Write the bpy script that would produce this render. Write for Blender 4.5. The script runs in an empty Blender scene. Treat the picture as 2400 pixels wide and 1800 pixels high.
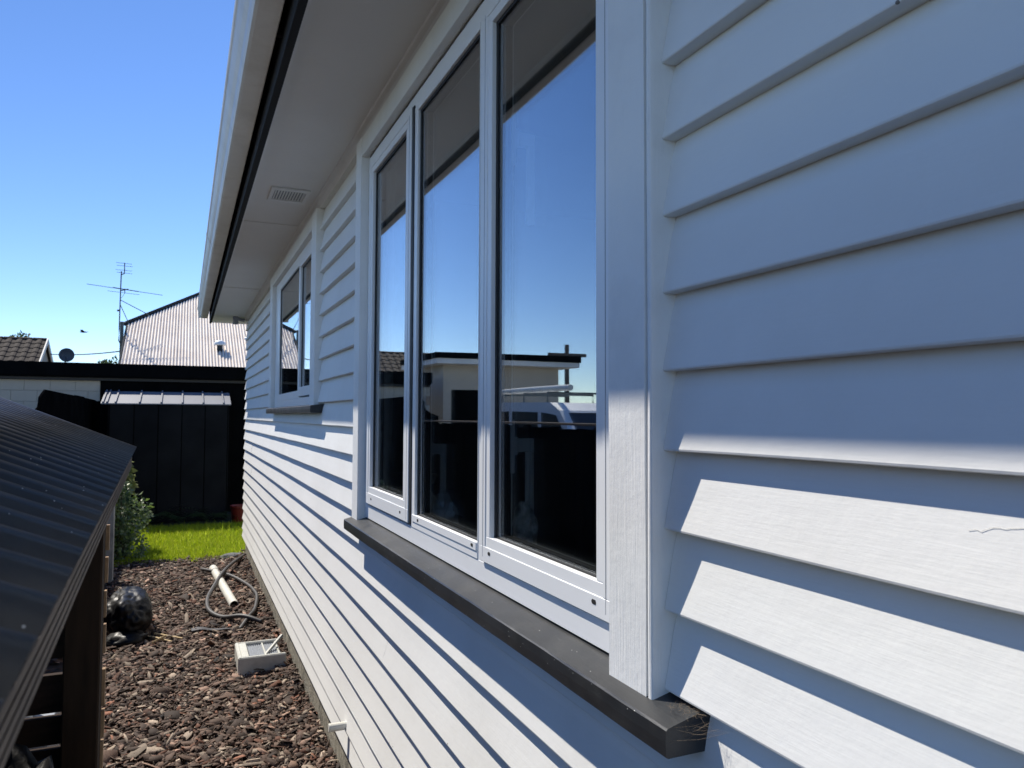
import bpy, bmesh, math, random
import numpy as np
from mathutils import Vector, Matrix, noise as mnoise

rnd = random.Random(7)
nrng = np.random.default_rng(11)
scene = bpy.context.scene
COL = scene.collection

# ------------------------------------------------------------------ camera
CAM = Vector((-0.725, 0.0, 1.88))
F_PX, W_PX = 1745.0, 2400.0
yaw, pitch, roll = math.radians(23.737), math.radians(2.466), math.radians(0.217)
Fv = Vector((math.sin(yaw) * math.cos(pitch), math.cos(yaw) * math.cos(pitch), math.sin(pitch)))
Rv = Vector((math.cos(yaw), -math.sin(yaw), 0))
Uv = Rv.cross(Fv)
cr, sr = math.cos(roll), math.sin(roll)
R2, U2 = Rv * cr + Uv * sr, Uv * cr - Rv * sr
cam_d = bpy.data.cameras.new('camera')
cam = bpy.data.objects.new('camera', cam_d)
COL.objects.link(cam)
cam_d.sensor_width = 36
cam_d.lens = F_PX / W_PX * 36
cam_d.dof.use_dof = True
cam_d.dof.focus_distance = 1.6
cam_d.dof.aperture_fstop = 14.0
cam_d.clip_start = 0.02
cam_d.clip_end = 3000
cam.matrix_world = Matrix(((R2.x, U2.x, -Fv.x, CAM.x), (R2.y, U2.y, -Fv.y, CAM.y), (R2.z, U2.z, -Fv.z, CAM.z), (0, 0, 0, 1)))
scene.camera = cam

# ------------------------------------------------------------------ sky, sun, exposure
SUN = Vector((-1.0, 1.9, 2.5)).normalized()          # direction towards the sun
sun_el = math.asin(SUN.z)
sun_az = math.atan2(-SUN.x, SUN.y)
world = bpy.data.worlds.new('World')
scene.world = world
world.use_nodes = True
wn = world.node_tree.nodes
bg = wn['Background']
sky = wn.new('ShaderNodeTexSky')
sky.sky_type = 'NISHITA'
sky.sun_disc = False
sky.sun_elevation = sun_el
sky.sun_rotation = sun_az
sky.altitude = 0
sky.air_density = 0.75
sky.dust_density = 0.0
sky.ozone_density = 3.0
hs = wn.new('ShaderNodeHueSaturation')
hs.inputs['Saturation'].default_value = 1.14
hs.inputs['Hue'].default_value = 0.507
world.node_tree.links.new(sky.outputs[0], hs.inputs['Color'])
world.node_tree.links.new(hs.outputs[0], bg.inputs[0])
bg.inputs[1].default_value = 0.092
sun_d = bpy.data.lights.new('sun', 'SUN')
sun_d.energy = 3.05
sun_d.angle = math.radians(0.53)
sun_d.color = (1.0, 0.935, 0.83)
sun_o = bpy.data.objects.new('sun', sun_d)
COL.objects.link(sun_o)
sun_o.rotation_euler = (-SUN).to_track_quat('-Z', 'Y').to_euler()
sun_o.location = (-20, 40, 60)
scene.view_settings.view_transform = 'Standard'
scene.view_settings.look = 'None'
scene.view_settings.gamma = 1
scene.view_settings.use_curve_mapping = False
scene.view_settings.exposure = 1.04
scene.cycles.use_denoising = True
scene.cycles.transparent_max_bounces = 24
scene.cycles.max_bounces = 10
scene.cycles.glossy_bounces = 6


# ------------------------------------------------------------------ materials
def mat(name, base, rough=0.6, var=0.0, vscale=3.0, bump=0.0, bscale=(20, 20, 20), bdist=0.002, metal=0.0,
        dirt=None, dirt_scale=4.0, dirt_amt=0.5, spec=0.5, attr=None, fleck=None, fleck_scale=60, fleck_thr=0.08, coat=0.0,
        bump2=0.0, b2scale=150, stretch=None, rough_var=0.0):
    m = bpy.data.materials.new(name)
    m.use_nodes = True
    nt = m.node_tree
    N, L = nt.nodes, nt.links
    p = N['Principled BSDF']
    p.inputs['Roughness'].default_value = rough
    p.inputs['Metallic'].default_value = metal
    p.inputs['Specular IOR Level'].default_value = spec
    p.inputs['Coat Weight'].default_value = coat
    tc = N.new('ShaderNodeTexCoord')
    oc = tc.outputs['Object']
    col = None
    if attr:
        a = N.new('ShaderNodeAttribute')
        a.attribute_name = attr
        col = a.outputs['Color']
    else:
        c = N.new('ShaderNodeRGB')
        c.outputs[0].default_value = (*base, 1)
        col = c.outputs[0]

    def mapping(scale):
        mp = N.new('ShaderNodeMapping')
        mp.inputs['Scale'].default_value = scale
        L.new(oc, mp.inputs[0])
        return mp.outputs[0]

    def ntex(vec, scale, detail=4.0, rgh=0.55):
        t = N.new('ShaderNodeTexNoise')
        t.inputs['Scale'].default_value = scale
        t.inputs['Detail'].default_value = detail
        t.inputs['Roughness'].default_value = rgh
        L.new(vec, t.inputs['Vector'])
        return t.outputs[0]
    if var > 0:
        t = ntex(mapping(stretch) if stretch else oc, vscale)
        mr = N.new('ShaderNodeMapRange')
        mr.inputs[1].default_value = 0.3
        mr.inputs[2].default_value = 0.7
        mr.inputs[3].default_value = 1 - var
        mr.inputs[4].default_value = 1 + var
        L.new(t, mr.inputs[0])
        mx = N.new('ShaderNodeVectorMath')
        mx.operation = 'SCALE'
        L.new(col, mx.inputs[0])
        L.new(mr.outputs[0], mx.inputs['Scale'])
        col = mx.outputs[0]
    if dirt:
        t = ntex(mapping((1, 1, 1)), dirt_scale, 8.0, 0.65)
        mr = N.new('ShaderNodeMapRange')
        mr.inputs[1].default_value = 0.48
        mr.inputs[2].default_value = 0.78
        mr.inputs[3].default_value = 0
        mr.inputs[4].default_value = dirt_amt
        L.new(t, mr.inputs[0])
        mx = N.new('ShaderNodeMix')
        mx.data_type = 'RGBA'
        L.new(mr.outputs[0], mx.inputs[0])
        L.new(col, mx.inputs[6])
        mx.inputs[7].default_value = (*dirt, 1)
        col = mx.outputs[2]
    if fleck:
        v = N.new('ShaderNodeTexVoronoi')
        v.inputs['Scale'].default_value = fleck_scale
        L.new(oc, v.inputs['Vector'])
        pick = N.new('ShaderNodeMath')
        pick.operation = 'GREATER_THAN'
        sp = N.new('ShaderNodeSeparateColor')
        L.new(v.outputs['Color'], sp.inputs[0])
        L.new(sp.outputs[0], pick.inputs[0])
        pick.inputs[1].default_value = 0.72
        lt = N.new('ShaderNodeMath')
        lt.operation = 'LESS_THAN'
        L.new(v.outputs['Distance'], lt.inputs[0])
        lt.inputs[1].default_value = fleck_thr
        mu = N.new('ShaderNodeMath')
        mu.operation = 'MULTIPLY'
        L.new(pick.outputs[0], mu.inputs[0])
        L.new(lt.outputs[0], mu.inputs[1])
        mx = N.new('ShaderNodeMix')
        mx.data_type = 'RGBA'
        L.new(mu.outputs[0], mx.inputs[0])
        L.new(col, mx.inputs[6])
        mx.inputs[7].default_value = (*fleck, 1)
        col = mx.outputs[2]
    L.new(col, p.inputs['Base Color'])
    if rough_var > 0:
        t = ntex(oc, 6.0)
        mr = N.new('ShaderNodeMapRange')
        mr.inputs[3].default_value = max(0.02, rough - rough_var)
        mr.inputs[4].default_value = min(1, rough + rough_var)
        L.new(t, mr.inputs[0])
        L.new(mr.outputs[0], p.inputs['Roughness'])
    if bump > 0:
        b = N.new('ShaderNodeBump')
        b.inputs['Strength'].default_value = bump
        b.inputs['Distance'].default_value = bdist
        L.new(ntex(mapping(bscale), 1.0, 6.0, 0.6), b.inputs['Height'])
        out = b.outputs[0]
        if bump2 > 0:
            b2 = N.new('ShaderNodeBump')
            b2.inputs['Strength'].default_value = bump2
            b2.inputs['Distance'].default_value = bdist
            L.new(ntex(oc, b2scale, 3.0), b2.inputs['Height'])
            L.new(out, b2.inputs['Normal'])
            out = b2.outputs[0]
        L.new(out, p.inputs['Normal'])
    return m


def glass_mat(name, r0=0.2, tint=(0.965, 0.98, 0.98)):
    m = bpy.data.materials.new(name)
    m.use_nodes = True
    nt = m.node_tree
    N, L = nt.nodes, nt.links
    N.remove(N['Principled BSDF'])
    out = N['Material Output']
    tr = N.new('ShaderNodeBsdfTransparent')
    tr.inputs[0].default_value = (*tint, 1)
    gl = N.new('ShaderNodeBsdfGlossy')
    gl.inputs['Roughness'].default_value = 0.0
    gl.inputs[0].default_value = (0.96, 0.98, 1.0, 1)
    # reflectance of one coated glass face, the same from both sides
    ge = N.new('ShaderNodeNewGeometry')
    dt = N.new('ShaderNodeVectorMath')
    dt.operation = 'DOT_PRODUCT'
    L.new(ge.outputs['Incoming'], dt.inputs[0])
    L.new(ge.outputs['Normal'], dt.inputs[1])
    ab = N.new('ShaderNodeMath')
    ab.operation = 'ABSOLUTE'
    L.new(dt.outputs['Value'], ab.inputs[0])
    om = N.new('ShaderNodeMath')
    om.operation = 'SUBTRACT'
    om.inputs[0].default_value = 1.0
    L.new(ab.outputs[0], om.inputs[1])
    pw = N.new('ShaderNodeMath')
    pw.operation = 'POWER'
    pw.inputs[1].default_value = 5.0
    L.new(om.outputs[0], pw.inputs[0])
    fr = N.new('ShaderNodeMath')
    fr.operation = 'MULTIPLY_ADD'
    fr.inputs[1].default_value = 1.0 - r0
    fr.inputs[2].default_value = r0
    L.new(pw.outputs[0], fr.inputs[0])
    tc = N.new('ShaderNodeTexCoord')
    nz = N.new('ShaderNodeTexNoise')
    nz.inputs['Scale'].default_value = 1.6
    nz.inputs['Detail'].default_value = 1.0
    L.new(tc.outputs['Object'], nz.inputs['Vector'])
    b = N.new('ShaderNodeBump')
    b.inputs['Strength'].default_value = 0.12
    b.inputs['Distance'].default_value = 0.004
    L.new(nz.outputs[0], b.inputs['Height'])
    L.new(b.outputs[0], gl.inputs['Normal'])
    mx = N.new('ShaderNodeMixShader')
    L.new(fr.outputs[0], mx.inputs[0])
    L.new(tr.outputs[0], mx.inputs[1])
    L.new(gl.outputs[0], mx.inputs[2])
    L.new(mx.outputs[0], out.inputs['Surface'])
    return m


M = {}
WHITE = (0.80, 0.80, 0.775)
M['board'] = mat('painted_weatherboard', WHITE, 0.62, var=0.03, vscale=1.5, bump=0.14, bscale=(30, 16, 220), bdist=0.002,
                 bump2=0.34, b2scale=30, dirt=(0.55, 0.53, 0.48), dirt_scale=1.7, dirt_amt=0.22, spec=0.35, fleck=(0.2, 0.18, 0.16), fleck_scale=26, fleck_thr=0.075)
M['casing'] = mat('painted_casing', (0.86, 0.86, 0.835), 0.6, var=0.03, bump=0.5, bscale=(220, 220, 10), bdist=0.002, bump2=0.3, b2scale=60,
                  dirt=(0.5, 0.5, 0.47), dirt_scale=5, dirt_amt=0.25, spec=0.35)
M['trim'] = mat('painted_trim', (0.78, 0.775, 0.74), 0.6, var=0.04, bump=0.3, bscale=(12, 12, 12), bdist=0.003, dirt=(0.45, 0.43, 0.38), dirt_scale=2.5, dirt_amt=0.25)
M['soffit'] = mat('soffit_paint', (0.80, 0.785, 0.745), 0.7, var=0.05, vscale=1.2, bump=0.12, bscale=(3, 3, 3), bdist=0.01, dirt=(0.4, 0.38, 0.33), dirt_scale=1.2, dirt_amt=0.22)
M['alu'] = mat('powdercoat_white', (0.87, 0.88, 0.88), 0.35, var=0.015, vscale=2, spec=0.5)
M['sill'] = mat('charcoal_sill_paint', (0.021, 0.023, 0.026), 0.40, var=0.3, vscale=5, bump=0.3, bscale=(150, 14, 150), bdist=0.0015,
                dirt=(0.07, 0.07, 0.068), dirt_scale=9, dirt_amt=0.5, fleck=(0.75, 0.75, 0.72), fleck_scale=55, fleck_thr=0.05, rough_var=0.15)
M['fascia'] = mat('charcoal_fascia', (0.012, 0.013, 0.016), 0.7, spec=0.2, var=0.2, bump=0.2, bscale=(30, 4, 30))
M['gutter'] = mat('white_gutter', (0.72, 0.71, 0.67), 0.4, var=0.06, vscale=2, dirt=(0.35, 0.32, 0.26), dirt_scale=5, dirt_amt=0.4, bump=0.1, bscale=(8, 2, 8), bdist=0.003)
M['black'] = mat('black_rubber_and_shade', (0.008, 0.008, 0.009), 0.6)
M['hole'] = mat('drain_hole_black', (0.006, 0.006, 0.006), 0.9)
M['glass'] = glass_mat('window_glass', 0.25, (0.95, 0.97, 0.97))
M['glass_inner'] = glass_mat('inner_window_glass', 0.07, (0.95, 0.97, 0.97))
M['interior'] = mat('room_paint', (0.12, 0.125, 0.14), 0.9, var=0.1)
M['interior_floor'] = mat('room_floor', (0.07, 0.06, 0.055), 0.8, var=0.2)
M['handle'] = mat('satin_handle', (0.85, 0.87, 0.86), 0.35)
M['concrete'] = mat('rough_foundation', (0.30, 0.28, 0.225), 0.95, var=0.35, vscale=14, bump=1.0, bscale=(35, 35, 35), bdist=0.012, dirt=(0.09, 0.085, 0.06), dirt_scale=9, dirt_amt=0.8, bump2=0.6, b2scale=160)
M['soil'] = mat('bark_soil', (0.045, 0.03, 0.022), 0.95, var=0.4, vscale=12, bump=1.0, bscale=(25, 25, 25), bdist=0.02)
M['chips'] = mat('bark_chip', (0.1, 0.07, 0.05), 0.8, attr='tint', var=0.25, vscale=120, bump=0.5, bscale=(150, 150, 150), bdist=0.002, spec=0.3)
M['grass'] = mat('grass_blade', (0.1, 0.2, 0.02), 0.55, attr='tint', spec=0.4)
M['lawn'] = mat('lawn_soil', (0.055, 0.085, 0.016), 0.9, var=0.4, vscale=8, bump=0.8, bscale=(40, 40, 40), bdist=0.02)
M['leaf'] = mat('leaf', (0.06, 0.12, 0.04), 0.45, attr='tint', spec=0.5)
def leafy(name, rough, trans):
    m = mat(name, (0.1, 0.2, 0.02), rough, attr='tint', spec=0.35)
    nt = m.node_tree
    N, L = nt.nodes, nt.links
    p = N['Principled BSDF']
    a = [n for n in N if n.type == 'ATTRIBUTE'][0]
    t = N.new('ShaderNodeBsdfTranslucent')
    L.new(a.outputs['Color'], t.inputs[0])
    mx = N.new('ShaderNodeMixShader')
    mx.inputs[0].default_value = trans
    L.new(p.outputs[0], mx.inputs[1])
    L.new(t.outputs[0], mx.inputs[2])
    L.new(mx.outputs[0], N['Material Output'].inputs['Surface'])
    return m


M['grass'] = leafy('grass_blade_lit', 0.5, 0.45)
M['leaf'] = leafy('leaf_lit', 0.42, 0.35)
M['stem'] = mat('twig', (0.07, 0.05, 0.03), 0.85)
M['roof_black'] = mat('black_corrugated', (0.032, 0.032, 0.034), 0.34, spec=0.6, var=0.35, vscale=5, dirt=(0.11, 0.105, 0.10), dirt_scale=6, dirt_amt=0.5,
                      fleck=(0.5, 0.5, 0.48), fleck_scale=120, fleck_thr=0.10, bump=0.3, bscale=(40, 40, 40), bdist=0.002, rough_var=0.15)
M['timber_grey'] = mat('weathered_grooved_timber', (0.13, 0.105, 0.085), 0.85, var=0.25, vscale=6, stretch=(8, 1, 8), bump=0.7, bscale=(90, 5, 90), bdist=0.002)
M['timber_dark'] = mat('dark_stained_timber', (0.022, 0.012, 0.006), 0.8, spec=0.2, var=0.35, vscale=5, stretch=(8, 8, 1), bump=0.5, bscale=(80, 80, 5), bdist=0.002)
M['slat'] = mat('stained_slat', (0.03, 0.017, 0.010), 0.85, spec=0.2, var=0.35, vscale=5, stretch=(1, 8, 8), bump=0.5, bscale=(5, 80, 80), bdist=0.002)
M['slat_end'] = mat('cut_slat_end', (0.34, 0.22, 0.125), 0.85, var=0.2, vscale=40)
M['plastic_black'] = mat('black_polythene', (0.006, 0.006, 0.007), 0.42, spec=0.22, bump=0.4, bscale=(6, 6, 6), bdist=0.02, bump2=0.08, b2scale=40)
M['hose'] = mat('dusty_hose', (0.055, 0.052, 0.052), 0.55, var=0.25, vscale=9)
M['pvc'] = mat('white_pvc', (0.72, 0.71, 0.64), 0.4, var=0.05, dirt=(0.35, 0.3, 0.2), dirt_scale=9, dirt_amt=0.5)
M['greyplastic'] = mat('pale_grey_plastic', (0.58, 0.58, 0.53), 0.5, var=0.06, dirt=(0.25, 0.22, 0.17), dirt_scale=12, dirt_amt=0.5)
M['mesh_grey'] = mat('grey_panel', (0.24, 0.26, 0.29), 0.5, var=0.12, vscale=25)
M['stick'] = mat('split_wood', (0.52, 0.38, 0.2), 0.8, var=0.2, vscale=30)
M['shed_black'] = mat('black_shed_steel', (0.015, 0.016, 0.018), 0.9, var=0.25, vscale=2, spec=0.05)
M['shed_roof'] = mat('pale_shed_steel', (0.17, 0.18, 0.205), 0.6, var=0.08, vscale=2, metal=0.15)
M['ebony'] = mat('black_stained_wall', (0.005, 0.0055, 0.006), 1.0, spec=0.02, var=0.25, bump=0.2, bscale=(10, 10, 10))
M['blockwork'] = mat('painted_block', (0.50, 0.45, 0.36), 0.85, var=0.06, vscale=3, bump=0.35, bscale=(30, 30, 30), bdist=0.004, dirt=(0.33, 0.32, 0.24), dirt_scale=2, dirt_amt=0.35)
M['mortar'] = mat('mortar', (0.34, 0.31, 0.26), 0.95, var=0.1)
M['iron'] = mat('aged_corrugated_iron', (0.80, 0.72, 0.63), 0.6, var=0.10, vscale=1.2, stretch=(14, 0.5, 0.5), dirt=(0.46, 0.34, 0.27), dirt_scale=1.1, dirt_amt=0.35, spec=0.2)
M['iron_cap'] = mat('dark_ridge_iron', (0.045, 0.05, 0.055), 0.9, spec=0.08, var=0.15)
M['tile'] = mat('brown_roof_tile', (0.034, 0.026, 0.023), 0.85, spec=0.2, var=0.25, vscale=5, bump=0.4, bscale=(30, 30, 30))
M['barge'] = mat('cream_barge', (0.70, 0.66, 0.58), 0.6, var=0.04)
M['stucco'] = mat('beige_stucco', (0.40, 0.36, 0.29), 0.9, var=0.08, bump=0.3, bscale=(60, 60, 60))
M['dish'] = mat('grey_dish', (0.055, 0.065, 0.08), 0.5)
M['galv'] = mat('galvanised_pole', (0.10, 0.12, 0.12), 0.5, metal=0.3, var=0.2)
M['fence'] = mat('black_fence_paling', (0.005, 0.005, 0.0055), 1.0, spec=0.0, var=0.35, vscale=3, bump=0.5, bscale=(40, 40, 4))
M['van'] = mat('white_van_paint', (0.78, 0.79, 0.80), 0.25, spec=0.5, coat=0.5)
M['tyre'] = mat('tyre', (0.02, 0.02, 0.02), 0.85)
M['darkglass'] = mat('dark_vehicle_glass', (0.012, 0.014, 0.016), 0.05, spec=0.8)
M['red'] = mat('red_pot', (0.16, 0.014, 0.008), 0.5)
M['rock'] = mat('grey_slate', (0.13, 0.135, 0.14), 0.85, var=0.3, vscale=15, bump=0.8, bscale=(25, 25, 25), bdist=0.01)
M['web'] = mat('dusty_cobweb', (0.24, 0.18, 0.12), 0.8)
M['bird'] = mat('dark_feather', (0.02, 0.018, 0.016), 0.8)
M['clearbag'] = mat('crumpled_clear_plastic', (0.75, 0.77, 0.77), 0.2, bump=0.8, bscale=(25, 25, 25), bdist=0.02)
M['scarf'] = mat('grey_checked_cloth', (0.55, 0.53, 0.5), 0.9, var=0.6, vscale=45)
M['asphalt'] = mat('driveway', (0.16, 0.155, 0.145), 0.9, var=0.2, vscale=6, bump=0.5, bscale=(60, 60, 60), bdist=0.004)
M['garden'] = mat('garden_soil', (0.03, 0.027, 0.018), 0.95, var=0.4, vscale=6, bump=1.0, bscale=(25, 25, 25), bdist=0.02)
M['whitebag'] = mat('white_polythene', (0.75, 0.76, 0.78), 0.35, bump=0.5, bscale=(20, 20, 20), bdist=0.02)
M['concrete_pale'] = mat('pale_concrete_post', (0.28, 0.28, 0.26), 0.9, var=0.2, vscale=8, bump=0.4, bscale=(50, 50, 50))


# ------------------------------------------------------------------ mesh helpers
class MB:
    def __init__(s):
        s.v, s.f, s.mi = [], [], []

    def add(s, verts, faces, mi=0):
        b = len(s.v)
        s.v.extend([tuple(v) for v in verts])
        s.f.extend([tuple(b + i for i in f) for f in faces])
        s.mi.extend([mi] * len(faces))
        return s

    def box(s, x0, x1, y0, y1, z0, z1, ch=0.0, mi=0):
        if ch <= 0:
            v = [(x, y, z) for x in (x0, x1) for y in (y0, y1) for z in (z0, z1)]
            f = [(0, 1, 3, 2), (4, 6, 7, 5), (0, 4, 5, 1), (2, 3, 7, 6), (0, 2, 6, 4), (1, 5, 7, 3)]
            return s.add(v, f, mi)
        bm = bmesh.new()
        bmesh.ops.create_cube(bm, size=1)
        for q in bm.verts:
            q.co = Vector(((x0 + x1) / 2 + q.co.x * (x1 - x0), (y0 + y1) / 2 + q.co.y * (y1 - y0), (z0 + z1) / 2 + q.co.z * (z1 - z0)))
        bmesh.ops.bevel(bm, geom=bm.edges[:], offset=ch, segments=1, affect='EDGES')
        s.bm(bm, mi)
        return s

    def bm(s, bm, mi=0, mx=None):
        bm.verts.index_update()
        s.add([(mx @ v.co) if mx else v.co.copy() for v in bm.verts], [[v.index for v in f.verts] for f in bm.faces], mi)
        bm.free()
        return s

    def prism(s, sec, axis, a, b, mi=0, cap=True, segs=1, jit=None):
        """closed section [(p,q)] swept along axis: 'y' -> (x,z), 'x' -> (y,z), 'z' -> (x,y)"""
        n = len(sec)
        V = []
        for k in range(segs + 1):
            t = a + (b - a) * k / segs
            for i, (p, q) in enumerate(sec):
                dp = dq = 0.0
                if jit:
                    dp, dq = jit(t, i)
                if axis == 'y':
                    V.append((p + dp, t, q + dq))
                elif axis == 'x':
                    V.append((t, p + dp, q + dq))
                else:
                    V.append((p + dp, q + dq, t))
        Fc = []
        for k in range(segs):
            for i in range(n):
                j = (i + 1) % n
                Fc.append((k * n + i, k * n + j, (k + 1) * n + j, (k + 1) * n + i))
        if cap:
            Fc.append(tuple(range(n - 1, -1, -1)))
            Fc.append(tuple(segs * n + i for i in range(n)))
        return s.add(V, Fc, mi)

    def tube(s, pts, r, n=8, mi=0, taper=None, cap=True):
        pts = [Vector(p) for p in pts]
        V, Fc = [], []
        up = Vector((0, 0, 1))
        for k, p in enumerate(pts):
            d = (pts[min(k + 1, len(pts) - 1)] - pts[max(k - 1, 0)]).normalized()
            a = d.cross(up)
            if a.length < 1e-3:
                a = d.cross(Vector((1, 0, 0)))
            a.normalize()
            b = a.cross(d).normalized()
            rr = r * (taper(k / max(1, len(pts) - 1)) if taper else 1)
            for i in range(n):
                t = 2 * math.pi * i / n
                V.append(p + a * math.cos(t) * rr + b * math.sin(t) * rr)
        for k in range(len(pts) - 1):
            for i in range(n):
                j = (i + 1) % n
                Fc.append((k * n + i, k * n + j, (k + 1) * n + j, (k + 1) * n + i))
        if cap:
            Fc.append(tuple(range(n - 1, -1, -1)))
            Fc.append(tuple((len(pts) - 1) * n + i for i in range(n)))
        return s.add(V, Fc, mi)

    def lathe(s, prof, centre, n=20, mi=0, axis='z'):
        V, Fc = [], []
        for (r, h) in prof:
            for i in range(n):
                t = 2 * math.pi * i / n
                if axis == 'z':
                    V.append((centre[0] + r * math.cos(t), centre[1] + r * math.sin(t), centre[2] + h))
                elif axis == 'x':
                    V.append((centre[0] + h, centre[1] + r * math.cos(t), centre[2] + r * math.sin(t)))
                else:
                    V.append((centre[0] + r * math.cos(t), centre[1] + h, centre[2] + r * math.sin(t)))
        m = len(prof)
        for k in range(m - 1):
            for i in range(n):
                j = (i + 1) % n
                Fc.append((k * n + i, k * n + j, (k + 1) * n + j, (k + 1) * n + i))
        Fc.append(tuple(range(n - 1, -1, -1)))
        Fc.append(tuple((m - 1) * n + i for i in range(n)))
        return s.add(V, Fc, mi)

    def ring(s, y0, y1, z0, z1, wl, wr, wb, wt, x0, x1, ch=0.0015):
        """rectangular frame in the wall plane; y1 is the far side"""
        s.box(x0, x1, y0, y1, z0, z0 + wb, ch)
        s.box(x0, x1, y0, y1, z1 - wt, z1, ch)
        s.box(x0 + 0.0004, x1, y0, y0 + wl, z0 + wb, z1 - wt, ch)
        s.box(x0 + 0.0004, x1, y1 - wr, y1, z0 + wb, z1 - wt, ch)
        return s

    def mesh(s, name, smooth=False):
        me = bpy.data.meshes.new(name)
        me.from_pydata(s.v, [], s.f)
        if any(s.mi):
            me.polygons.foreach_set('material_index', s.mi)
        if smooth:
            me.polygons.foreach_set('use_smooth', [True] * len(me.polygons))
        me.update()
        return me

    def build(s, name, material, parent=None, smooth=False, fix=True):
        me = s.mesh(name, smooth)
        if fix:
            bm = bmesh.new()
            bm.from_mesh(me)
            bmesh.ops.recalc_face_normals(bm, faces=bm.faces[:])
            bm.to_mesh(me)
            bm.free()
        for mm in (material if isinstance(material, (list, tuple)) else [material]):
            me.materials.append(mm)
        return link(name, me, parent)


def link(name, me, parent=None, loc=None, rot=None):
    o = bpy.data.objects.new(name, me)
    COL.objects.link(o)
    if parent is not None:
        o.parent = parent
        o.matrix_parent_inverse = PINV.get(parent.name, Matrix.Identity(4))
    if loc is not None:
        o.location = loc
    if rot is not None:
        o.rotation_euler = rot
    return o


PINV = {}


def tag(o, label=None, cat=None, group=None, kind=None):
    for k, v in (('label', label), ('category', cat), ('group', group), ('kind', kind)):
        if v:
            o[k] = v
    return o


def thing(name, loc, label, cat, group=None):
    o = bpy.data.objects.new(name, None)
    COL.objects.link(o)
    o.empty_display_size = 0.1
    o.location = loc
    PINV[o.name] = Matrix.Translation(Vector(loc)).inverted()
    return tag(o, label, cat, group)


def wob(amp, freq, seed):
    ph = [rnd.uniform(0, 6.28) for _ in range(3)]
    return lambda t: amp * (0.6 * math.sin(t * freq + ph[0] + seed) + 0.3 * math.sin(t * freq * 2.3 + ph[1]) + 0.25 * math.sin(t * freq * 5.1 + ph[2]))


# ------------------------------------------------------------------ the setting: ground
def sheet(name, x0, x1, y0, y1, z, material, n=1, amp=0.0):
    mb = MB()
    V, Fc = [], []
    nx, ny = (n, n) if isinstance(n, int) else n
    for j in range(ny + 1):
        for i in range(nx + 1):
            x = x0 + (x1 - x0) * i / nx
            y = y0 + (y1 - y0) * j / ny
            V.append((x, y, z + amp * mnoise.noise(Vector((x * 1.3, y * 1.3, 3.1)))))
    for j in range(ny):
        for i in range(nx):
            a = j * (nx + 1) + i
            Fc.append((a, a + 1, a + nx + 2, a + nx + 1))
    mb.add(V, Fc)
    return tag(mb.build(name, material, smooth=True, fix=False), kind='structure')


sheet('ground', -400, 400, -400, 600, -0.04, M['garden'])
sheet('bark_path', -2.15, 0.06, -2.5, 10.62, -0.006, M['soil'], (16, 80), 0.012)
sheet('lawn', -2.15, 3.5, 10.45, 13.75, -0.012, M['lawn'], (20, 20), 0.012)
sheet('garden_bed', -2.15, 3.5, 13.7, 15.5, -0.018, M['garden'], (12, 8), 0.02)
sheet('driveway', -16, -2.3, -6, 40, -0.02, M['asphalt'])

# ------------------------------------------------------------------ the house
house = thing('weatherboard_house', (2.0, 4.0, 0.0), 'white weatherboard house with wide eaves and dark window sills filling the right', 'house')
LIP0, COVER, T = 1.5648, 0.13, 0.0285
Y_NEAR, Y_FAR = -2.5, 10.45
SOFFIT = 3.17
WIN1 = (1.0265, 3.385)
WIN2 = (4.52, 7.13)


def weatherboard(z0, y0, y1, height=COVER, seed=0, xoff=0.0):
    top = min(z0 + height + 0.022, SOFFIT - 0.001)
    hh = top - z0
    xt = T * hh / COVER
    sec = [(0.036, z0 + 0.001), (0.003, z0), (0.0006, z0 + 0.0012), (0.0, z0 + 0.004), (xt * 0.33, z0 + hh * 0.33 + 0.0), (xt * 0.66, z0 + hh * 0.66), (xt, top), (xt + 0.02, top)]
    sec[4] = (0.188 * hh * 0.36, z0 + hh * 0.36)
    sec[5] = (0.188 * hh * 0.62, z0 + hh * 0.62)
    wx, wz = wob(0.0007, 2.1, seed), wob(0.0011, 1.7, seed + 3)
    wz2 = wob(0.0006, 9.0, seed + 5)

    def jit(t, i):
        if i in (0, 6, 7):
            return 0.0, 0.0
        return wx(t) + xoff, (wz(t) + wz2(t)) if i < 4 else 0.0
    segs = max(2, int((y1 - y0) / 0.16))
    mb = MB()
    mb.prism(sec, 'y', y0, y1, segs=segs, jit=jit)
    return mb.build('weatherboard', M['board'], house)


def run(z0, y0, y1, joints=(), seed=0, height=COVER):
    ys = [y0] + [j for j in sorted(joints) if y0 + 0.4 < j < y1 - 0.4] + [y1]
    for a, b in zip(ys[:-1], ys[1:]):
        weatherboard(z0, a + (0.0008 if a != y0 else 0), b - (0.0008 if b != y1 else 0), height, seed, rnd.uniform(-0.0007, 0.0007))
        seed += 7


BOT = 0.296
z_b = LIP0 - 10 * COVER + COVER            # lip above the bottom board
weatherboard(BOT, Y_NEAR, 4.35, z_b - BOT, 50)
weatherboard(BOT, 4.3516, Y_FAR, z_b - BOT, 51)
for k in range(-9, 13):
    z0 = LIP0 + COVER * k
    jn = [rnd.uniform(3.6, 9.4), rnd.uniform(-1.5, 0.2)] if k < -1 else [rnd.uniform(7.7, 9.4)]
    if k == -4:
        jn = [1.86, 8.1]
    if k <= -2:
        run(z0, Y_NEAR, Y_FAR, jn, k)
    elif k <= 2:
        run(z0, Y_NEAR, WIN1[0], [], k)
        run(z0, WIN1[1], Y_FAR, jn, k + 40)
    elif z0 < SOFFIT - 0.02:
        run(z0, Y_NEAR, WIN1[0], [], k)
        run(z0, WIN1[1], WIN2[0], [], k + 40)
        run(z0, WIN2[1], Y_FAR, [], k + 80)

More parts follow.
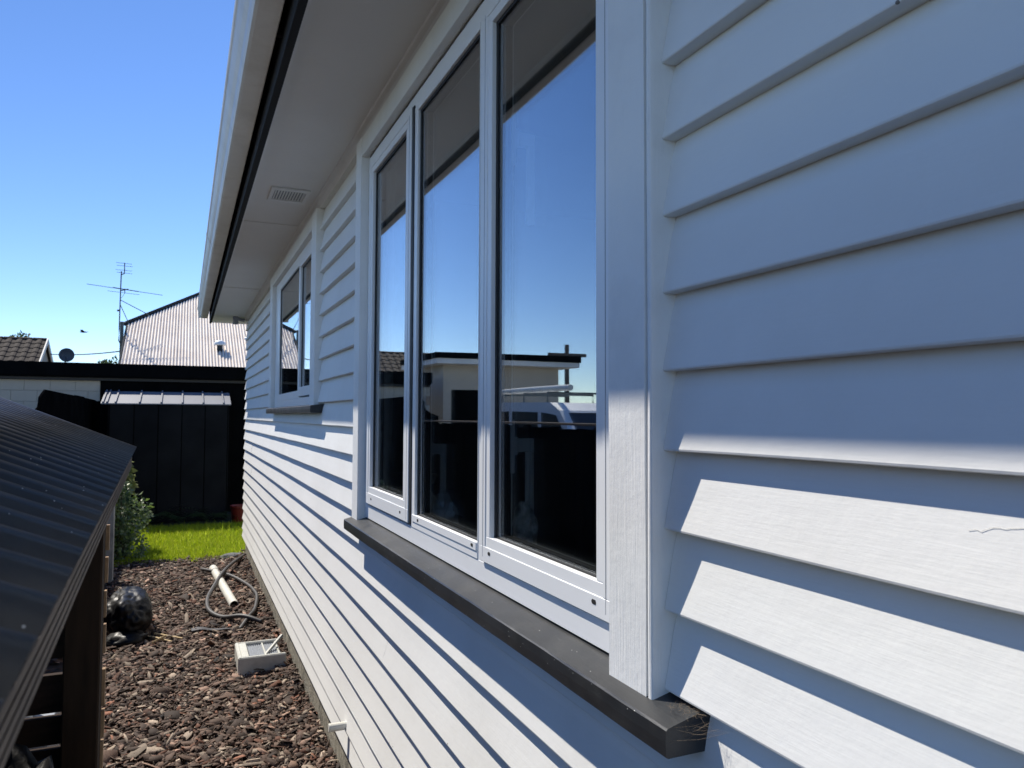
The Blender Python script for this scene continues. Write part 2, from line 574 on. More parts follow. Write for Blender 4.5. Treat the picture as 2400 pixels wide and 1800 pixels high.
# wall core behind the boards, with the two window openings
def wall_core():
    mb = MB()
    x0, x1 = 0.042, 0.13
    W1 = (1.15, 3.275, 1.436, 3.04)
    W2 = (4.66, 6.96, 1.945, 3.04)
    mb.box(x0, x1, Y_NEAR, Y_FAR, 0.29, W1[2])
    mb.box(x0, x1, Y_NEAR, W1[0], W1[2], SOFFIT + 0.05)
    mb.box(x0, x1, W1[1], W2[0], W1[2], SOFFIT + 0.05)
    mb.box(x0, x1, W2[0], W2[1], W1[2], W2[2])
    mb.box(x0, x1, W2[1], Y_FAR, W1[2], SOFFIT + 0.05)
    mb.box(x0, x1, W1[0], W1[1], W1[3], SOFFIT + 0.05)
    mb.box(x0, x1, W2[0], W2[1], W2[3], SOFFIT + 0.05)
    mb.build('wall_frame', M['trim'], house)


wall_core()
# room behind the windows
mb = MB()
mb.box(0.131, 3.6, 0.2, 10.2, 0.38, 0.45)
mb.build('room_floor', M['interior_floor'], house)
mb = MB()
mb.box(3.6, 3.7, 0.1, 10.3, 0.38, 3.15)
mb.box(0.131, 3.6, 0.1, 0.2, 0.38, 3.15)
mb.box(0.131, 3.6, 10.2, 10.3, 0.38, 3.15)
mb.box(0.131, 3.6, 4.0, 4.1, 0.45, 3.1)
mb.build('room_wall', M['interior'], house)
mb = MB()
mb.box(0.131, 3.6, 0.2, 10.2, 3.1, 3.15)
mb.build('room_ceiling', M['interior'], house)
mb = MB()
mb.box(0.131, 7.0, Y_FAR - 0.12, Y_FAR - 0.001, 0.29, SOFFIT + 0.05)
mb.box(0.131, 7.0, Y_NEAR + 0.001, Y_NEAR + 0.12, 0.29, SOFFIT + 0.05)
mb.box(6.9, 7.0, Y_NEAR + 0.12, Y_FAR - 0.12, 0.29, SOFFIT + 0.05)
mb.build('end_wall', M['board'], house)
# foundation
mb = MB()
jf = {}


def fj(t, i):
    key = (round(t, 4), i)
    if key not in jf:
        jf[key] = (rnd.uniform(-0.006, 0.006), 0)
    return jf[key] if i in (0, 1, 2, 3) else (0, 0)


mb.prism([(0.055, -0.3), (0.05, 0.0), (0.046, 0.15), (0.043, 0.31), (0.13, 0.31), (0.13, -0.3)], 'y', Y_NEAR, Y_FAR - 0.01, segs=150, jit=fj)
mb.build('foundation', M['concrete'], house)

# eaves
EAVE_END = 11.05
for a, b in ((Y_NEAR, 5.2), (5.2, 8.0), (8.0, EAVE_END)):
    mb = MB()
    mb.box(-0.404, 0.03, a + 0.002, b - 0.002, SOFFIT, SOFFIT + 0.008)
    mb.build('soffit_panel', M['soffit'], house)
for j in (5.2, 8.0):
    mb = MB()
    mb.box(-0.386, -0.03, j - 0.018, j + 0.018, SOFFIT - 0.006, SOFFIT - 0.0005, 0.002)
    mb.build('soffit_batten', M['soffit'], house)
mb = MB()
mb.prism([(-0.4045, SOFFIT - 0.0005), (-0.389, SOFFIT - 0.0005), (-0.391, SOFFIT - 0.010), (-0.4045, SOFFIT - 0.013)], 'y', Y_NEAR, EAVE_END - 0.03)
mb.build('soffit_bead', M['trim'], house)
mb = MB()
mb.prism([(-0.033, SOFFIT - 0.0005), (0.012, SOFFIT - 0.0005), (0.012, SOFFIT - 0.043), (0.0, SOFFIT - 0.045), (-0.006, SOFFIT - 0.032), (-0.016, SOFFIT - 0.018), (-0.03, SOFFIT - 0.01)], 'y', Y_NEAR, Y_FAR - 0.02)
mb.build('scotia', M['trim'], house)
mb = MB()
mb.box(-0.434, -0.405, Y_NEAR, EAVE_END - 0.002, 3.141, 3.345, 0.002)
mb.build('fascia', M['fascia'], house)
mb = MB()
mb.box(-0.401, 4.0, EAVE_END - 0.03, EAVE_END - 0.004, SOFFIT - 0.015, 3.32)
mb.build('barge_board', M['trim'], house)
outer = [(-0.455, 3.334), (-0.455, 3.216), (-0.459, 3.210), (-0.532, 3.210), (-0.543, 3.215), (-0.550, 3.228), (-0.555, 3.250), (-0.568, 3.270), (-0.578, 3.292), (-0.583, 3.314), (-0.589, 3.320), (-0.592, 3.330), (-0.587, 3.337)]
inner = [(-0.581, 3.331), (-0.578, 3.314), (-0.573, 3.294), (-0.563, 3.273), (-0.550, 3.252), (-0.545, 3.231), (-0.534, 3.215), (-0.461, 3.215), (-0.459, 3.334)]
mb = MB()
gw = wob(0.0015, 1.3, 3)
mb.prism(outer + inner, 'y', Y_NEAR, EAVE_END, segs=50, jit=lambda t, i: (0, gw(t)))
mb.build('gutter', M['gutter'], house)
mb = MB()
mb.box(-0.578, -0.456, EAVE_END, EAVE_END + 0.003, 3.212, 3.33)
mb.build('gutter_stop_end', M['gutter'], house)
for yj in (6.4,):
    mb = MB()
    o2 = [(x - 0.0025 if x < -0.48 else x + 0.0015, z - 0.0025) for x, z in outer[1:]]
    i2 = [(x + 0.001 if x < -0.48 else x - 0.0006, z + 0.0008) for x, z in reversed(outer[1:])]
    mb.prism(o2 + i2, 'y', yj - 0.03, yj + 0.03)
    mb.build('gutter_joiner', M['gutter'], house)
for yj in (1.6, 2.7, 3.8, 5.1, 7.4, 9.2):
    mb = MB()
    mb.box(-0.4555, -0.4335, yj - 0.012, yj + 0.012, 3.222, 3.32)
    mb.build('gutter_bracket', M['fascia'], house)
# roof (corrugated sheets seen only from the side)
mb = MB()
mb.prism([(-0.53, 3.322), (-0.53, 3.338), (3.5, 4.93), (7.6, 3.34), (7.6, 3.30), (3.5, 4.89)], 'y', Y_NEAR, EAVE_END)
mb.build('roof', M['iron_cap'], house)
# small lamp fixed under the far end of the soffit
mb = MB()
mb.box(-0.165, -0.10, 10.32, 10.40, SOFFIT - 0.10, SOFFIT - 0.001, 0.006)
mb.tube([(-0.10, 10.36, SOFFIT - 0.03), (-0.02, 10.36, SOFFIT - 0.045)], 0.022, 10)
mb.build('eave_lamp', M['mesh_grey'], house)

# soffit vent
mb = MB()
vx0, vx1, vy0, vy1 = -0.300, -0.085, 4.33, 4.60
mb.box(vx0, vx1, vy0, vy0 + 0.035, SOFFIT - 0.014, SOFFIT - 0.0005, 0.003)
mb.box(vx0, vx1, vy1 - 0.035, vy1, SOFFIT - 0.014, SOFFIT - 0.0005, 0.003)
mb.box(vx0, vx0 + 0.022, vy0 + 0.035, vy1 - 0.035, SOFFIT - 0.014, SOFFIT - 0.0005, 0.003)
mb.box(vx1 - 0.022, vx1, vy0 + 0.035, vy1 - 0.035, SOFFIT - 0.014, SOFFIT - 0.0005, 0.003)
vent = mb.build('soffit_vent', M['trim'], house)
mb = MB()
mb.box(vx0 + 0.02, vx1 - 0.02, vy0 + 0.03, vy1 - 0.03, SOFFIT - 0.003, SOFFIT - 0.0004)
mb.build('vent_backing', M['mesh_grey'], vent)
for i in range(11):
    x = vx0 + 0.03 + i * 0.0155
    mb = MB()
    mb.box(x - 0.0035, x + 0.0035, vy0 + 0.034, vy1 - 0.034, SOFFIT - 0.012, SOFFIT - 0.004)
    mb.build('louvre', M['trim'], vent)


# ------------------------------------------------------------------ windows
def pane(y0, y1, z0, z1, x, parent):
    mb = MB()
    mb.box(x, x + 0.004, y0 - 0.006, y1 + 0.006, z0 - 0.006, z1 + 0.006)
    mb.build('pane', M['glass'], parent)
    mb = MB()
    mb.box(x + 0.018, x + 0.022, y0 - 0.006, y1 + 0.006, z0 - 0.006, z1 + 0.006)
    mb.build('pane', M['glass_inner'], parent)
    mb = MB()
    mb.ring(y0 - 0.006, y1 + 0.006, z0 - 0.006, z1 + 0.006, 0.017, 0.017, 0.017, 0.017, x + 0.0045, x + 0.0175, 0)
    mb.build('spacer', M['black'], parent)
    mb = MB()
    mb.ring(y0 - 0.004, y1 + 0.004, z0 - 0.004, z1 + 0.004, 0.008, 0.017, 0.008, 0.014, x - 0.004, x - 0.0003, 0)
    mb.build('gasket_and_gap_shade', M['black'], parent)
    mb = MB()
    mb.ring(y0 - 0.006, y1 + 0.006, z0 - 0.006, z1 + 0.006, 0.010, 0.012, 0.010, 0.010, x + 0.0225, x + 0.0405, 0)  # black ring paints in the shade on the inner return of the stiles
    mb.build('inner_return_shade', M['black'], parent)
    mb = MB()
    mb.ring(y0 - 0.006, y1 + 0.006, z0 - 0.006, z1 + 0.006, 0.009, 0.0125, 0.009, 0.009, x + 0.0408, x + 0.0445, 0)
    mb.build('inner_trim', M['alu'], parent)


def window_handle(y, z, x, parent):
    mb = MB()
    mb.box(x, x + 0.010, y - 0.014, y + 0.014, z - 0.07, z + 0.07, 0.002)
    mb.box(x + 0.010, x + 0.020, y - 0.012, y + 0.012, z - 0.022, z + 0.026, 0.002)
    mb.box(x + 0.020, x + 0.068, y - 0.010, y + 0.010, z - 0.015, z + 0.021, 0.003)
    mb.box(x + 0.048, x + 0.068, y - 0.0095, y + 0.0095, z - 0.225, z - 0.014, 0.003)
    mb.build('handle', M['handle'], parent)


FX, SX = 0.011, 0.003        # face of the fixed frame, face of the opening sashes
FY0, FY1, FZ0, FZ1 = 1.150, 3.272, 1.437, 3.034
mb = MB()
mb.ring(FY0, FY1, FZ0, FZ1, 0.055, 0.05, 0.055, 0.055, FX, 0.075, 0.001)
mb.box(FX + 0.0006, 0.074, 1.864, 1.899, FZ0 + 0.055, FZ1 - 0.055, 0.001)
mb.box(FX + 0.020, 0.074, 2.512, 2.565, FZ0 + 0.055, FZ1 - 0.055, 0.001)
window1 = mb.build('window', M['alu'], house)
window1['label'] = 'large white three-light window nearest the camera'
# opening sash nearest the camera
def sash(y0, y1, z0, z1, gy0, gy1, gz0, gz1, parent):
    mb = MB()
    b = 0.027
    mb.ring(y0, y1, z0, z1, gy0 - b - y0, y1 - gy1 - b, gz0 - b - z0, z1 - gz1 - b, SX, 0.06, 0.0012)
    s = mb.build('sash', M['alu'], parent)
    mb = MB()
    mb.ring(gy0 - b, gy1 + b, gz0 - b, gz1 + b, b, b, b, b, SX + 0.0022, 0.058, 0.0015)
    mb.build('glazing_bead', M['alu'], parent)
    return s


sash(1.186, 1.862, 1.497, 2.982, 1.257, 1.802, 1.565, 2.932, window1)
pane(1.257, 1.802, 1.565, 2.932, 0.022, window1)
sash(2.566, 3.224, 1.503, 2.995, 2.640, 3.168, 1.576, 2.937, window1)
pane(2.640, 3.168, 1.576, 2.937, 0.022, window1)
# fixed light in the middle
mb = MB()
mb.ring(1.8995, 2.540, 1.4925, 2.979, 0.001, 0.038, 0.0455, 0.019, FX - 0.002, 0.058, 0.0012)
mb.build('fixed_light_frame', M['alu'], window1)
mb = MB()
mb.box(FX - 0.0045, FX + 0.01, 1.905, 2.525, 1.514, 1.5375, 0.001)
mb.build('glazing_bead', M['alu'], window1)
pane(1.901, 2.501, 1.538, 2.960, 0.022, window1)
mb = MB()
mb.box(0.0065, 0.03, 2.541, 2.5655, 1.50, 2.99)  # flush black strip: shade of the open gap beside the sash, put in as colour
mb.build('gasket_and_gap_shade', M['black'], window1)
# joint lines of the extruded stiles
for yy in (1.217, 1.845, 2.590):
    mb = MB()
    mb.box(SX - 0.0003, SX + 0.002, yy - 0.0006, yy + 0.0006, 1.51, 2.97)
    mb.build('stile_joint', M['mesh_grey'], window1)
for (yy, zz, xx) in ((1.800, 1.524, SX), (1.262, 1.524, SX), (2.455, 1.5255, FX - 0.0045), (1.935, 1.5255, FX - 0.0045), (3.13, 1.528, SX), (2.67, 1.528, SX)):
    mb = MB()
    mb.prism([(yy - 0.004 + 0.0055 * c, zz + 0.0045 * s_) for c, s_ in ((-1, 0), (-0.6, -1), (1.6, -1), (2.2, 0), (1.6, 1), (-0.6, 1))], 'x', xx - 0.0006, xx + 0.002)
    mb.build('drain_hole', M['hole'], window1)
window_handle(1.800, 1.80, 0.060, window1)
window_handle(1.800, 2.62, 0.060, window1)
window_handle(2.52, 1.76, 0.060, window1)
# interior lining
mb = MB()
mb.box(0.0765, 0.26, 1.12, 3.29, 1.46, 1.495, 0.003)
mb.build('inner_sill', M['interior'], window1)

CX = -0.0240


def casing_side(y0, y1, z0, z1, strip=False, parent=None, grain='casing'):
    mb = MB()
    mb.prism([(y0, CX + 0.0) if False else (CX, y0), (CX + 0.0015, y0 - 0.0), (0.05, y0), (0.05, y1), (CX + 0.002, y1), (CX, y1 - 0.002)], 'z', z0, z1,
             segs=24, jit=lambda t, i: ((0.0004 * math.sin(9 * t + i), 0.0005 * math.sin(7 * t)) if i in (0, 5) else (0, 0)))
    return mb.build('casing', M[grain], parent)


casing_side(1.0452, 1.162, 1.405, SOFFIT - 0.046, parent=window1)
casing_side(3.276, 3.3855, 1.405, SOFFIT - 0.046, parent=window1)
mb = MB()
mb.prism([(0.045, 1.0268), (-0.0175, 1.0268), (-0.0220, 1.0275), (-0.0238, 1.0300), (-0.0242, 1.034), (-0.0230, 1.0385), (-0.0195, 1.0408), (0.045, 1.0408)], 'z', 1.404, SOFFIT - 0.047,
         segs=20, jit=lambda t, i: (0.0004 * math.sin(8 * t + i), 0.0005 * math.sin(5 * t)))
mb.build('casing_strip', M['casing'], window1)
mb = MB()
mb.box(0.004, 0.05, 1.0409, 1.0451, 1.405, SOFFIT - 0.048)
mb.build('casing_groove', M['casing'], window1)
mb = MB()
mb.box(CX + 0.0015, 0.041, 1.1622, 3.2758, 3.0345, SOFFIT - 0.046, 0.002)
mb.build('head_casing', M['trim'], window1)
# old sealant crumbling along the head
mb = MB()
ys = np.arange(1.17, 3.27, 0.02)
V = []
for y in ys:
    w = 0.003 + 0.006 * max(0, mnoise.noise(Vector((y * 7, 1, 1)))) + rnd.uniform(0, 0.002)
    V += [(0.0085, y, 3.0355), (0.0085, y, 3.0325 - w), (0.02, y, 3.0325 - w), (0.02, y, 3.0355)]
Fc = []
for k in range(len(ys) - 1):
    for i in range(4):
        j = (i + 1) % 4
        Fc.append((k * 4 + i, k * 4 + j, k * 4 + 4 + j, k * 4 + 4 + i))
mb.add(V, Fc)
mb.build('sealant', mat('old_sealant', (0.11, 0.10, 0.085), 0.9, var=0.4, vscale=30), window1)


def sill(y0, y1, zf, thick, front, zb, parent, seed):
    wa, wb_ = wob(0.0008, 3.0, seed), wob(0.0012, 6.0, seed + 1)
    sec = [(-front, zf - thick), (-front - 0.001, zf - thick * 0.5), (-front, zf - 0.003), (-front + 0.003, zf), (0.041, zb), (0.041, zf - thick - 0.002), (-front + 0.004, zf - thick - 0.002)]
    mb = MB()
    mb.prism(sec, 'y', y0, y1, segs=60, jit=lambda t, i: ((wa(t), wb_(t)) if i in (0, 1, 2, 6) else ((0, 0.4 * wb_(t)) if i == 3 else (0, 0))))
    return mb.build('sill', M['sill'], parent)


sill(0.9415, 3.389, 1.4145, 0.042, 0.058, 1.4385, window1, 2)

# second, smaller window
mb = MB()
mb.ring(4.688, 6.93, 1.947, 3.034, 0.06, 0.06, 0.055, 0.05, FX, 0.075, 0.001)
mb.box(FX + 0.0006, 0.074, 5.375, 5.425, 2.0, 2.985, 0.001)
window2 = mb.build('window', M['alu'], house)
window2['label'] = 'smaller white two-light window beyond the soffit vent'


def sash2(y0, y1, z0, z1, w, parent):
    mb = MB()
    mb.ring(y0, y1, z0, z1, w, w, w, w, SX, 0.06, 0.0012)
    mb.build('sash', M['alu'], parent)
    pane(y0 + w, y1 - w, z0 + w, z1 - w, 0.022, parent)


sash2(4.80, 5.42, 2.012, 2.985, 0.062, window2)
mb = MB()
mb.ring(5.425, 6.872, 2.0, 2.985, 0.001, 0.24, 0.055, 0.03, FX - 0.001, 0.058, 0.001)
mb.build('fixed_light_frame', M['alu'], window2)
pane(5.427, 6.631, 2.056, 2.954, 0.022, window2)
mb = MB()
mb.box(CX, 0.05, 4.521, 4.692, 1.94, SOFFIT - 0.046, 0.002)
mb.build('casing', M['casing'], window2)
mb = MB()
mb.box(CX, 0.05, 6.94, 7.129, 1.94, SOFFIT - 0.046, 0.002)
mb.build('casing', M['casing'], window2)
mb = MB()
mb.box(CX + 0.0015, 0.041, 4.693, 6.939, 3.0345, SOFFIT - 0.046, 0.002)
mb.build('head_casing', M['trim'], window2)
s2 = sill(4.44, 6.99, 1.938, 0.042, 0.055, 1.950, window2, 9)

# overflow pipe low on the wall
mb = MB()
mb.lathe([(0.017, -0.075), (0.019, -0.073), (0.019, 0.02)], (0, 3.60, 0.415), 16, axis='x')
mb.build('overflow_pipe', M['pvc'], house, smooth=False)

# hairline cracks in the old paint
def board_x(k, z):
    d = z - (LIP0 + COVER * k)
    return 0.188 * d if d < 0.09 else 0.0169 + (d - 0.09) * 0.29


cg = random.Random(12)
M['crack'] = mat('paint_crack', (0.58, 0.57, 0.54), 0.9)
for k, ya, yb, za, zb2 in ((1, 0.515, 0.43, 0.070, 0.088), (0, 0.80, 0.50, 0.010, 0.022), (0, 0.5, 0.3, 0.03, 0.035), (-1, 0.93, 0.80, 0.006, 0.013), (2, 0.972, 0.965, 0.01, 0.028), (-6, 2.25, 2.22, 0.01, 0.12), (-5, 2.9, 2.86, 0.02, 0.12)):
    pts = []
    for i in range(15):
        t = i / 14
        z = LIP0 + COVER * k + za + (zb2 - za) * t + cg.uniform(-.0022, .0022)
        pts.append((board_x(k, z) - 0.0000, ya + (yb - ya) * t + cg.uniform(-.002, .002), z))
    mb = MB()
    mb.tube(pts, 0.00022, 4)
    mb.build('paint_crack', M['crack'], house)

# ------------------------------------------------------------------ bark chips (uncountable)
def chip_field(n, x0, x1, y0, y1, size, zbase, pale=0.1, seed=1, long_=False):
    g = np.random.default_rng(seed)
    K = 6
    cx = g.uniform(x0, x1, n)
    cy = g.uniform(y0, y1, n)
    L = size * np.exp(g.normal(0, 0.38, n)) * 0.5
    Wd = L * (g.uniform(0.08, 0.16, n) if long_ else g.uniform(0.28, 0.68, n))
    Th = np.clip(L * g.uniform(0.07, 0.2, n), 0.0012, 0.009)
    ang = g.uniform(0, 6.283, n)
    tx, ty = g.normal(0, 0.42, n), g.normal(0, 0.32, n)
    base = np.linspace(0, 2 * math.pi, K, endpoint=False)
    rad = g.uniform(0.5, 1.2, (n, K))
    px = np.cos(base)[None] * rad * L[:, None]
    py = np.sin(base)[None] * rad * Wd[:, None]
    bend = g.normal(0, 0.12, n)[:, None]
    pz = bend * (px ** 2) / np.maximum(L[:, None], 1e-4)
    allv = np.zeros((n, 2 * K, 3))
    for h, sgn in ((0, 1), (1, -1)):
        shrink = 0.86 if h == 0 else 1.0
        X, Y, Z = px * shrink, py * shrink, pz + sgn * Th[:, None] * 0.5
        Y2 = Y * np.cos(tx)[:, None] - Z * np.sin(tx)[:, None]
        Z2 = Y * np.sin(tx)[:, None] + Z * np.cos(tx)[:, None]
        X3 = X * np.cos(ty)[:, None] + Z2 * np.sin(ty)[:, None]
        Z3 = -X * np.sin(ty)[:, None] + Z2 * np.cos(ty)[:, None]
        c, s = np.cos(ang)[:, None], np.sin(ang)[:, None]
        allv[:, h * K:(h + 1) * K, 0] = X3 * c - Y2 * s + cx[:, None]
        allv[:, h * K:(h + 1) * K, 1] = X3 * s + Y2 * c + cy[:, None]
        allv[:, h * K:(h + 1) * K, 2] = Z3
    lift = zbase + g.uniform(0.002, 0.046, n)
    # heap up against the foundation
    lift += 0.05 * np.exp(-((0.03 - cx) / 0.10) ** 2) * (g.uniform(0.3, 1, n))
    allv[:, :, 2] += lift[:, None]
    br = np.exp(g.normal(-0.3, 0.65, n))
    colr = np.stack([0.108 * br, 0.070 * br, 0.052 * br], 1)
    red = g.random(n) < 0.14
    colr[red] *= np.array([1.2, 0.85, 0.72])
    pl = g.random(n) < pale
    colr[pl] = np.array([0.27, 0.215, 0.165]) * np.exp(g.normal(0, 0.25, pl.sum()))[:, None]
    return allv, np.clip(colr, 0.012, 0.6), K


def chips_object(name, sets):
    vs, cs, fs, off = [], [], [], 0
    for allv, colr, K in sets:
        n = len(allv)
        vs.append(allv.reshape(-1, 3))
        cs.append(np.repeat(colr, 2 * K, 0))
        idx = np.arange(n)[:, None] * 2 * K + off
        tris = []
        for i in range(1, K - 1):
            tris.append(np.stack([idx[:, 0], idx[:, 0] + i, idx[:, 0] + i + 1], 1))
        for i in range(K):
            j = (i + 1) % K
            tris.append(np.stack([idx[:, 0] + i, idx[:, 0] + K + i, idx[:, 0] + K + j], 1))
            tris.append(np.stack([idx[:, 0] + i, idx[:, 0] + K + j, idx[:, 0] + j], 1))
        fs.append(np.concatenate(tris))
        off += n * 2 * K
    return tri_object(name, np.concatenate(vs), np.concatenate(fs), np.concatenate(cs), M['chips'])


def tri_object(name, V, Fa, Cc, material, parent=None):
    me = bpy.data.meshes.new(name)
    nv, nf = len(V), len(Fa)
    me.vertices.add(nv)
    me.loops.add(nf * 3)
    me.polygons.add(nf)
    me.vertices.foreach_set('co', V.astype(np.float32).ravel())
    me.loops.foreach_set('vertex_index', Fa.astype(np.int32).ravel())
    me.polygons.foreach_set('loop_start', np.arange(0, nf * 3, 3, dtype=np.int32))
    me.polygons.foreach_set('loop_total', np.full(nf, 3, dtype=np.int32))
    if Cc is not None:
        at = me.attributes.new('tint', 'FLOAT_COLOR', 'POINT')
        at.data.foreach_set('color', np.concatenate([Cc, np.ones((nv, 1))], 1).astype(np.float32).ravel())
    me.update(calc_edges=True)
    me.materials.append(material)
    return link(name, me, parent)


sets = [chip_field(3800, -2.1, 0.05, -2.3, 3.9, 0.062, 0, 0.07, 9), chip_field(9500, -1.25, 0.05, 3.9, 6.6, 0.056, 0, 0.11, 1), chip_field(5200, -1.3, 0.05, 3.9, 6.6, 0.026, -0.004, 0.08, 2),
        chip_field(11000, -1.75, 0.05, 6.6, 10.55, 0.056, 0, 0.11, 3), chip_field(4500, -2.1, 0.05, 2.4, 10.5, 0.055, -0.004, 0.06, 4),
        chip_field(420, -1.4, 0.05, 3.9, 10.4, 0.085, 0.006, 0.75, 5, True), chip_field(2500, -0.25, 0.05, 3.9, 10.4, 0.04, 0.0, 0.12, 6)]
tag(chips_object('bark_chips', sets), 'loose brown bark chips covering the path beside the house', 'bark chips', kind='stuff')

# ------------------------------------------------------------------ grass
def blades(n, x0, x1, y0, y1, h, seed, cols, fn=None):
    g = np.random.default_rng(seed)
    cx, cy = g.uniform(x0, x1, n), g.uniform(y0, y1, n)
    if fn is not None:
        k = fn(cx, cy, g)
        cx, cy = cx[k], cy[k]
        n = len(cx)
    H = h * np.exp(g.normal(0, 0.35, n))
    a = g.uniform(0, 6.283, n)
    w = g.uniform(0.0018, 0.0045, n)
    lean = g.uniform(0.1, 0.75, n) * H
    la = g.uniform(0, 6.283, n)
    dx, dy = np.cos(a) * w, np.sin(a) * w
    lx, ly = np.cos(la) * lean, np.sin(la) * lean
    V = np.zeros((n, 5, 3))
    V[:, 0] = np.stack([cx - dx, cy - dy, np.full(n, -0.01)], 1)
    V[:, 1] = np.stack([cx + dx, cy + dy, np.full(n, -0.01)], 1)
    V[:, 2] = np.stack([cx - dx * .8 + lx * .35, cy - dy * .8 + ly * .35, H * .6], 1)
    V[:, 3] = np.stack([cx + dx * .8 + lx * .35, cy + dy * .8 + ly * .35, H * .6], 1)
    V[:, 4] = np.stack([cx + lx, cy + ly, H], 1)
    i = np.arange(n)[:, None] * 5
    Fa = np.concatenate([i + np.array([[0, 1, 3]]), i + np.array([[0, 3, 2]]), i + np.array([[2, 3, 4]])])
    pick = g.integers(0, len(cols), n)
    c = np.array(cols)[pick] * np.exp(g.normal(0, 0.22, n))[:, None]
    return V.reshape(-1, 3), Fa, np.repeat(c, 5, 0)


gc = [(0.33, 0.43, 0.012), (0.40, 0.48, 0.016), (0.26, 0.37, 0.015), (0.46, 0.52, 0.06)]
def edge_keep(x, y, g):
    return y > 10.42 + 0.09 * np.sin(x * 5.1) + 0.05 * np.sin(x * 13) + g.uniform(-0.06, 0.06, len(x))
V, Fa, Cc = blades(70000, -2.0, 1.1, 10.3, 13.7, 0.05, 21, gc, edge_keep)
tag(tri_object('grass', V, Fa, Cc, M['grass']), 'short sunlit green grass of the lawn strip beyond the path', 'grass', kind='stuff')


# ------------------------------------------------------------------ plants
def leaf_cloud(centres, rads, n, size, cols, seed, droop=0.3):
    g = np.random.default_rng(seed)
    c = g.integers(0, len(centres), n)
    d = g.normal(size=(n, 3))
    d /= np.linalg.norm(d, axis=1)[:, None]
    r = g.uniform(0.35, 1.0, n) ** 0.6
    pos = np.array(centres)[c] + d * r[:, None] * np.array(rads)[c][:, None]
    pos[:, 2] = np.maximum(pos[:, 2], 0.03)
    ax = d * 0.6 + g.normal(size=(n, 3)) * 0.6
    ax[:, 2] -= droop
    ax /= np.linalg.norm(ax, axis=1)[:, None]
    up = np.cross(ax, g.normal(size=(n, 3)))
    up /= np.linalg.norm(up, axis=1)[:, None]
    nr = np.cross(ax, up)
    L = size * np.exp(g.normal(0, 0.3, n))[:, None]
    V = np.zeros((n, 4, 3))
    V[:, 0] = pos
    V[:, 1] = pos + ax * L * .5 + up * L * .3 + nr * L * .08
    V[:, 2] = pos + ax * L
    V[:, 3] = pos + ax * L * .5 - up * L * .3 + nr * L * .08
    i = np.arange(n)[:, None] * 4
    Fa = np.concatenate([i + np.array([[0, 1, 2]]), i + np.array([[0, 2, 3]])])
    col = np.array(cols)[g.integers(0, len(cols), n)] * np.exp(g.normal(0, 0.25, n))[:, None]
    return V.reshape(-1, 3), Fa, np.repeat(col, 4, 0)


def shrub(name, loc, label, lobes, n, size, cols, seed, nstem=14):
    t = thing(name, loc, label, 'shrub')
    cs = [(loc[0] + a, loc[1] + b, loc[2] + c) for a, b, c, _ in lobes]
    V, Fa, Cc = leaf_cloud(cs, [r for *_, r in lobes], n, size, cols, seed)
    tri_object('foliage', V, Fa, Cc, M['leaf'], t).matrix_parent_inverse = PINV[t.name]
    g = random.Random(seed)
    mb = MB()
    for k in range(nstem):
        q = cs[k % len(cs)]
        e = Vector(q) + Vector((g.uniform(-.15, .15), g.uniform(-.15, .15), g.uniform(-.05, .2)))
        b = Vector((loc[0] + g.uniform(-.07, .07), loc[1] + g.uniform(-.07, .07), -0.02))
        m_ = (b + e) / 2 + Vector((g.uniform(-.06, .06), g.uniform(-.06, .06), 0.08))
        mb.tube([b, m_, e], 0.008, 5, taper=lambda s: 1 - 0.7 * s)
    mb.build('stem', M['stem'], t)
    return t


gcol = [(0.12, 0.17, 0.085), (0.17, 0.22, 0.12), (0.08, 0.13, 0.06), (0.22, 0.27, 0.17), (0.15, 0.22, 0.05)]
shrub('leafy_shrub', (-1.45, 10.85, 0), 'bushy green shrub with small pale leaves at the lawn edge by the wood store',
      [(-.22, 0, .38, .30), (.02, .05, .45, .30), (-.1, 0, .68, .27), (.12, .1, .60, .24), (-.3, .05, .75, .25), (-.12, -.05, .20, .27), (.12, -.1, .18, .22), (-.38, .1, .45, .28), (-.05, .05, .90, .15)], 4300, 0.046, gcol, 5)
shrub('leafy_shrub', (-1.62, 11.9, 0), 'tall sprig of yellowish leaves rising behind the bushy shrub',
      [(0, 0, .75, .22), (.10, 0, 1.08, .16), (-.05, 0, 1.2, .16), (.12, .05, .9, .15)], 700, 0.07, [(0.17, 0.20, 0.07), (0.21, 0.23, 0.1)], 6, 6)


def fern(loc, nf, ln, cols, seed, label):
    g = random.Random(seed)
    t = thing('fern', loc, label, 'fern', 'ferns along the foot of the garden shed')
    V, Fa, Cc = [], [], []
    for k in range(nf):
        a = 6.283 * k / nf + g.uniform(-.3, .3)
        L_ = ln * g.uniform(.7, 1.2)
        prev = None
        for s in range(1, 15):
            u = s / 14
            r = L_ * (u * 0.85)
            z = L_ * (0.95 * u - 0.75 * u * u) + 0.02
            p = Vector((loc[0] + math.cos(a) * r, loc[1] + math.sin(a) * r, z))
            side = Vector((-math.sin(a), math.cos(a), -0.25))
            w = 0.16 * L_ * math.sin(math.pi * min(1, u * .95 + .05)) + 0.01
            fwd = Vector((math.cos(a), math.sin(a), 0)) * 0.03
            for sg in (-1, 1):
                b = len(V)
                V += [p, p + side * sg * w + fwd, p + fwd * 0.7]
                Fa.append((b, b + 1, b + 2))
                c = cols[g.randrange(len(cols))]
                Cc += [c] * 3
    o = tri_object('frond', np.array([tuple(v) for v in V]), np.array(Fa), np.array(Cc), M['leaf'], t)
    o.matrix_parent_inverse = PINV[t.name]


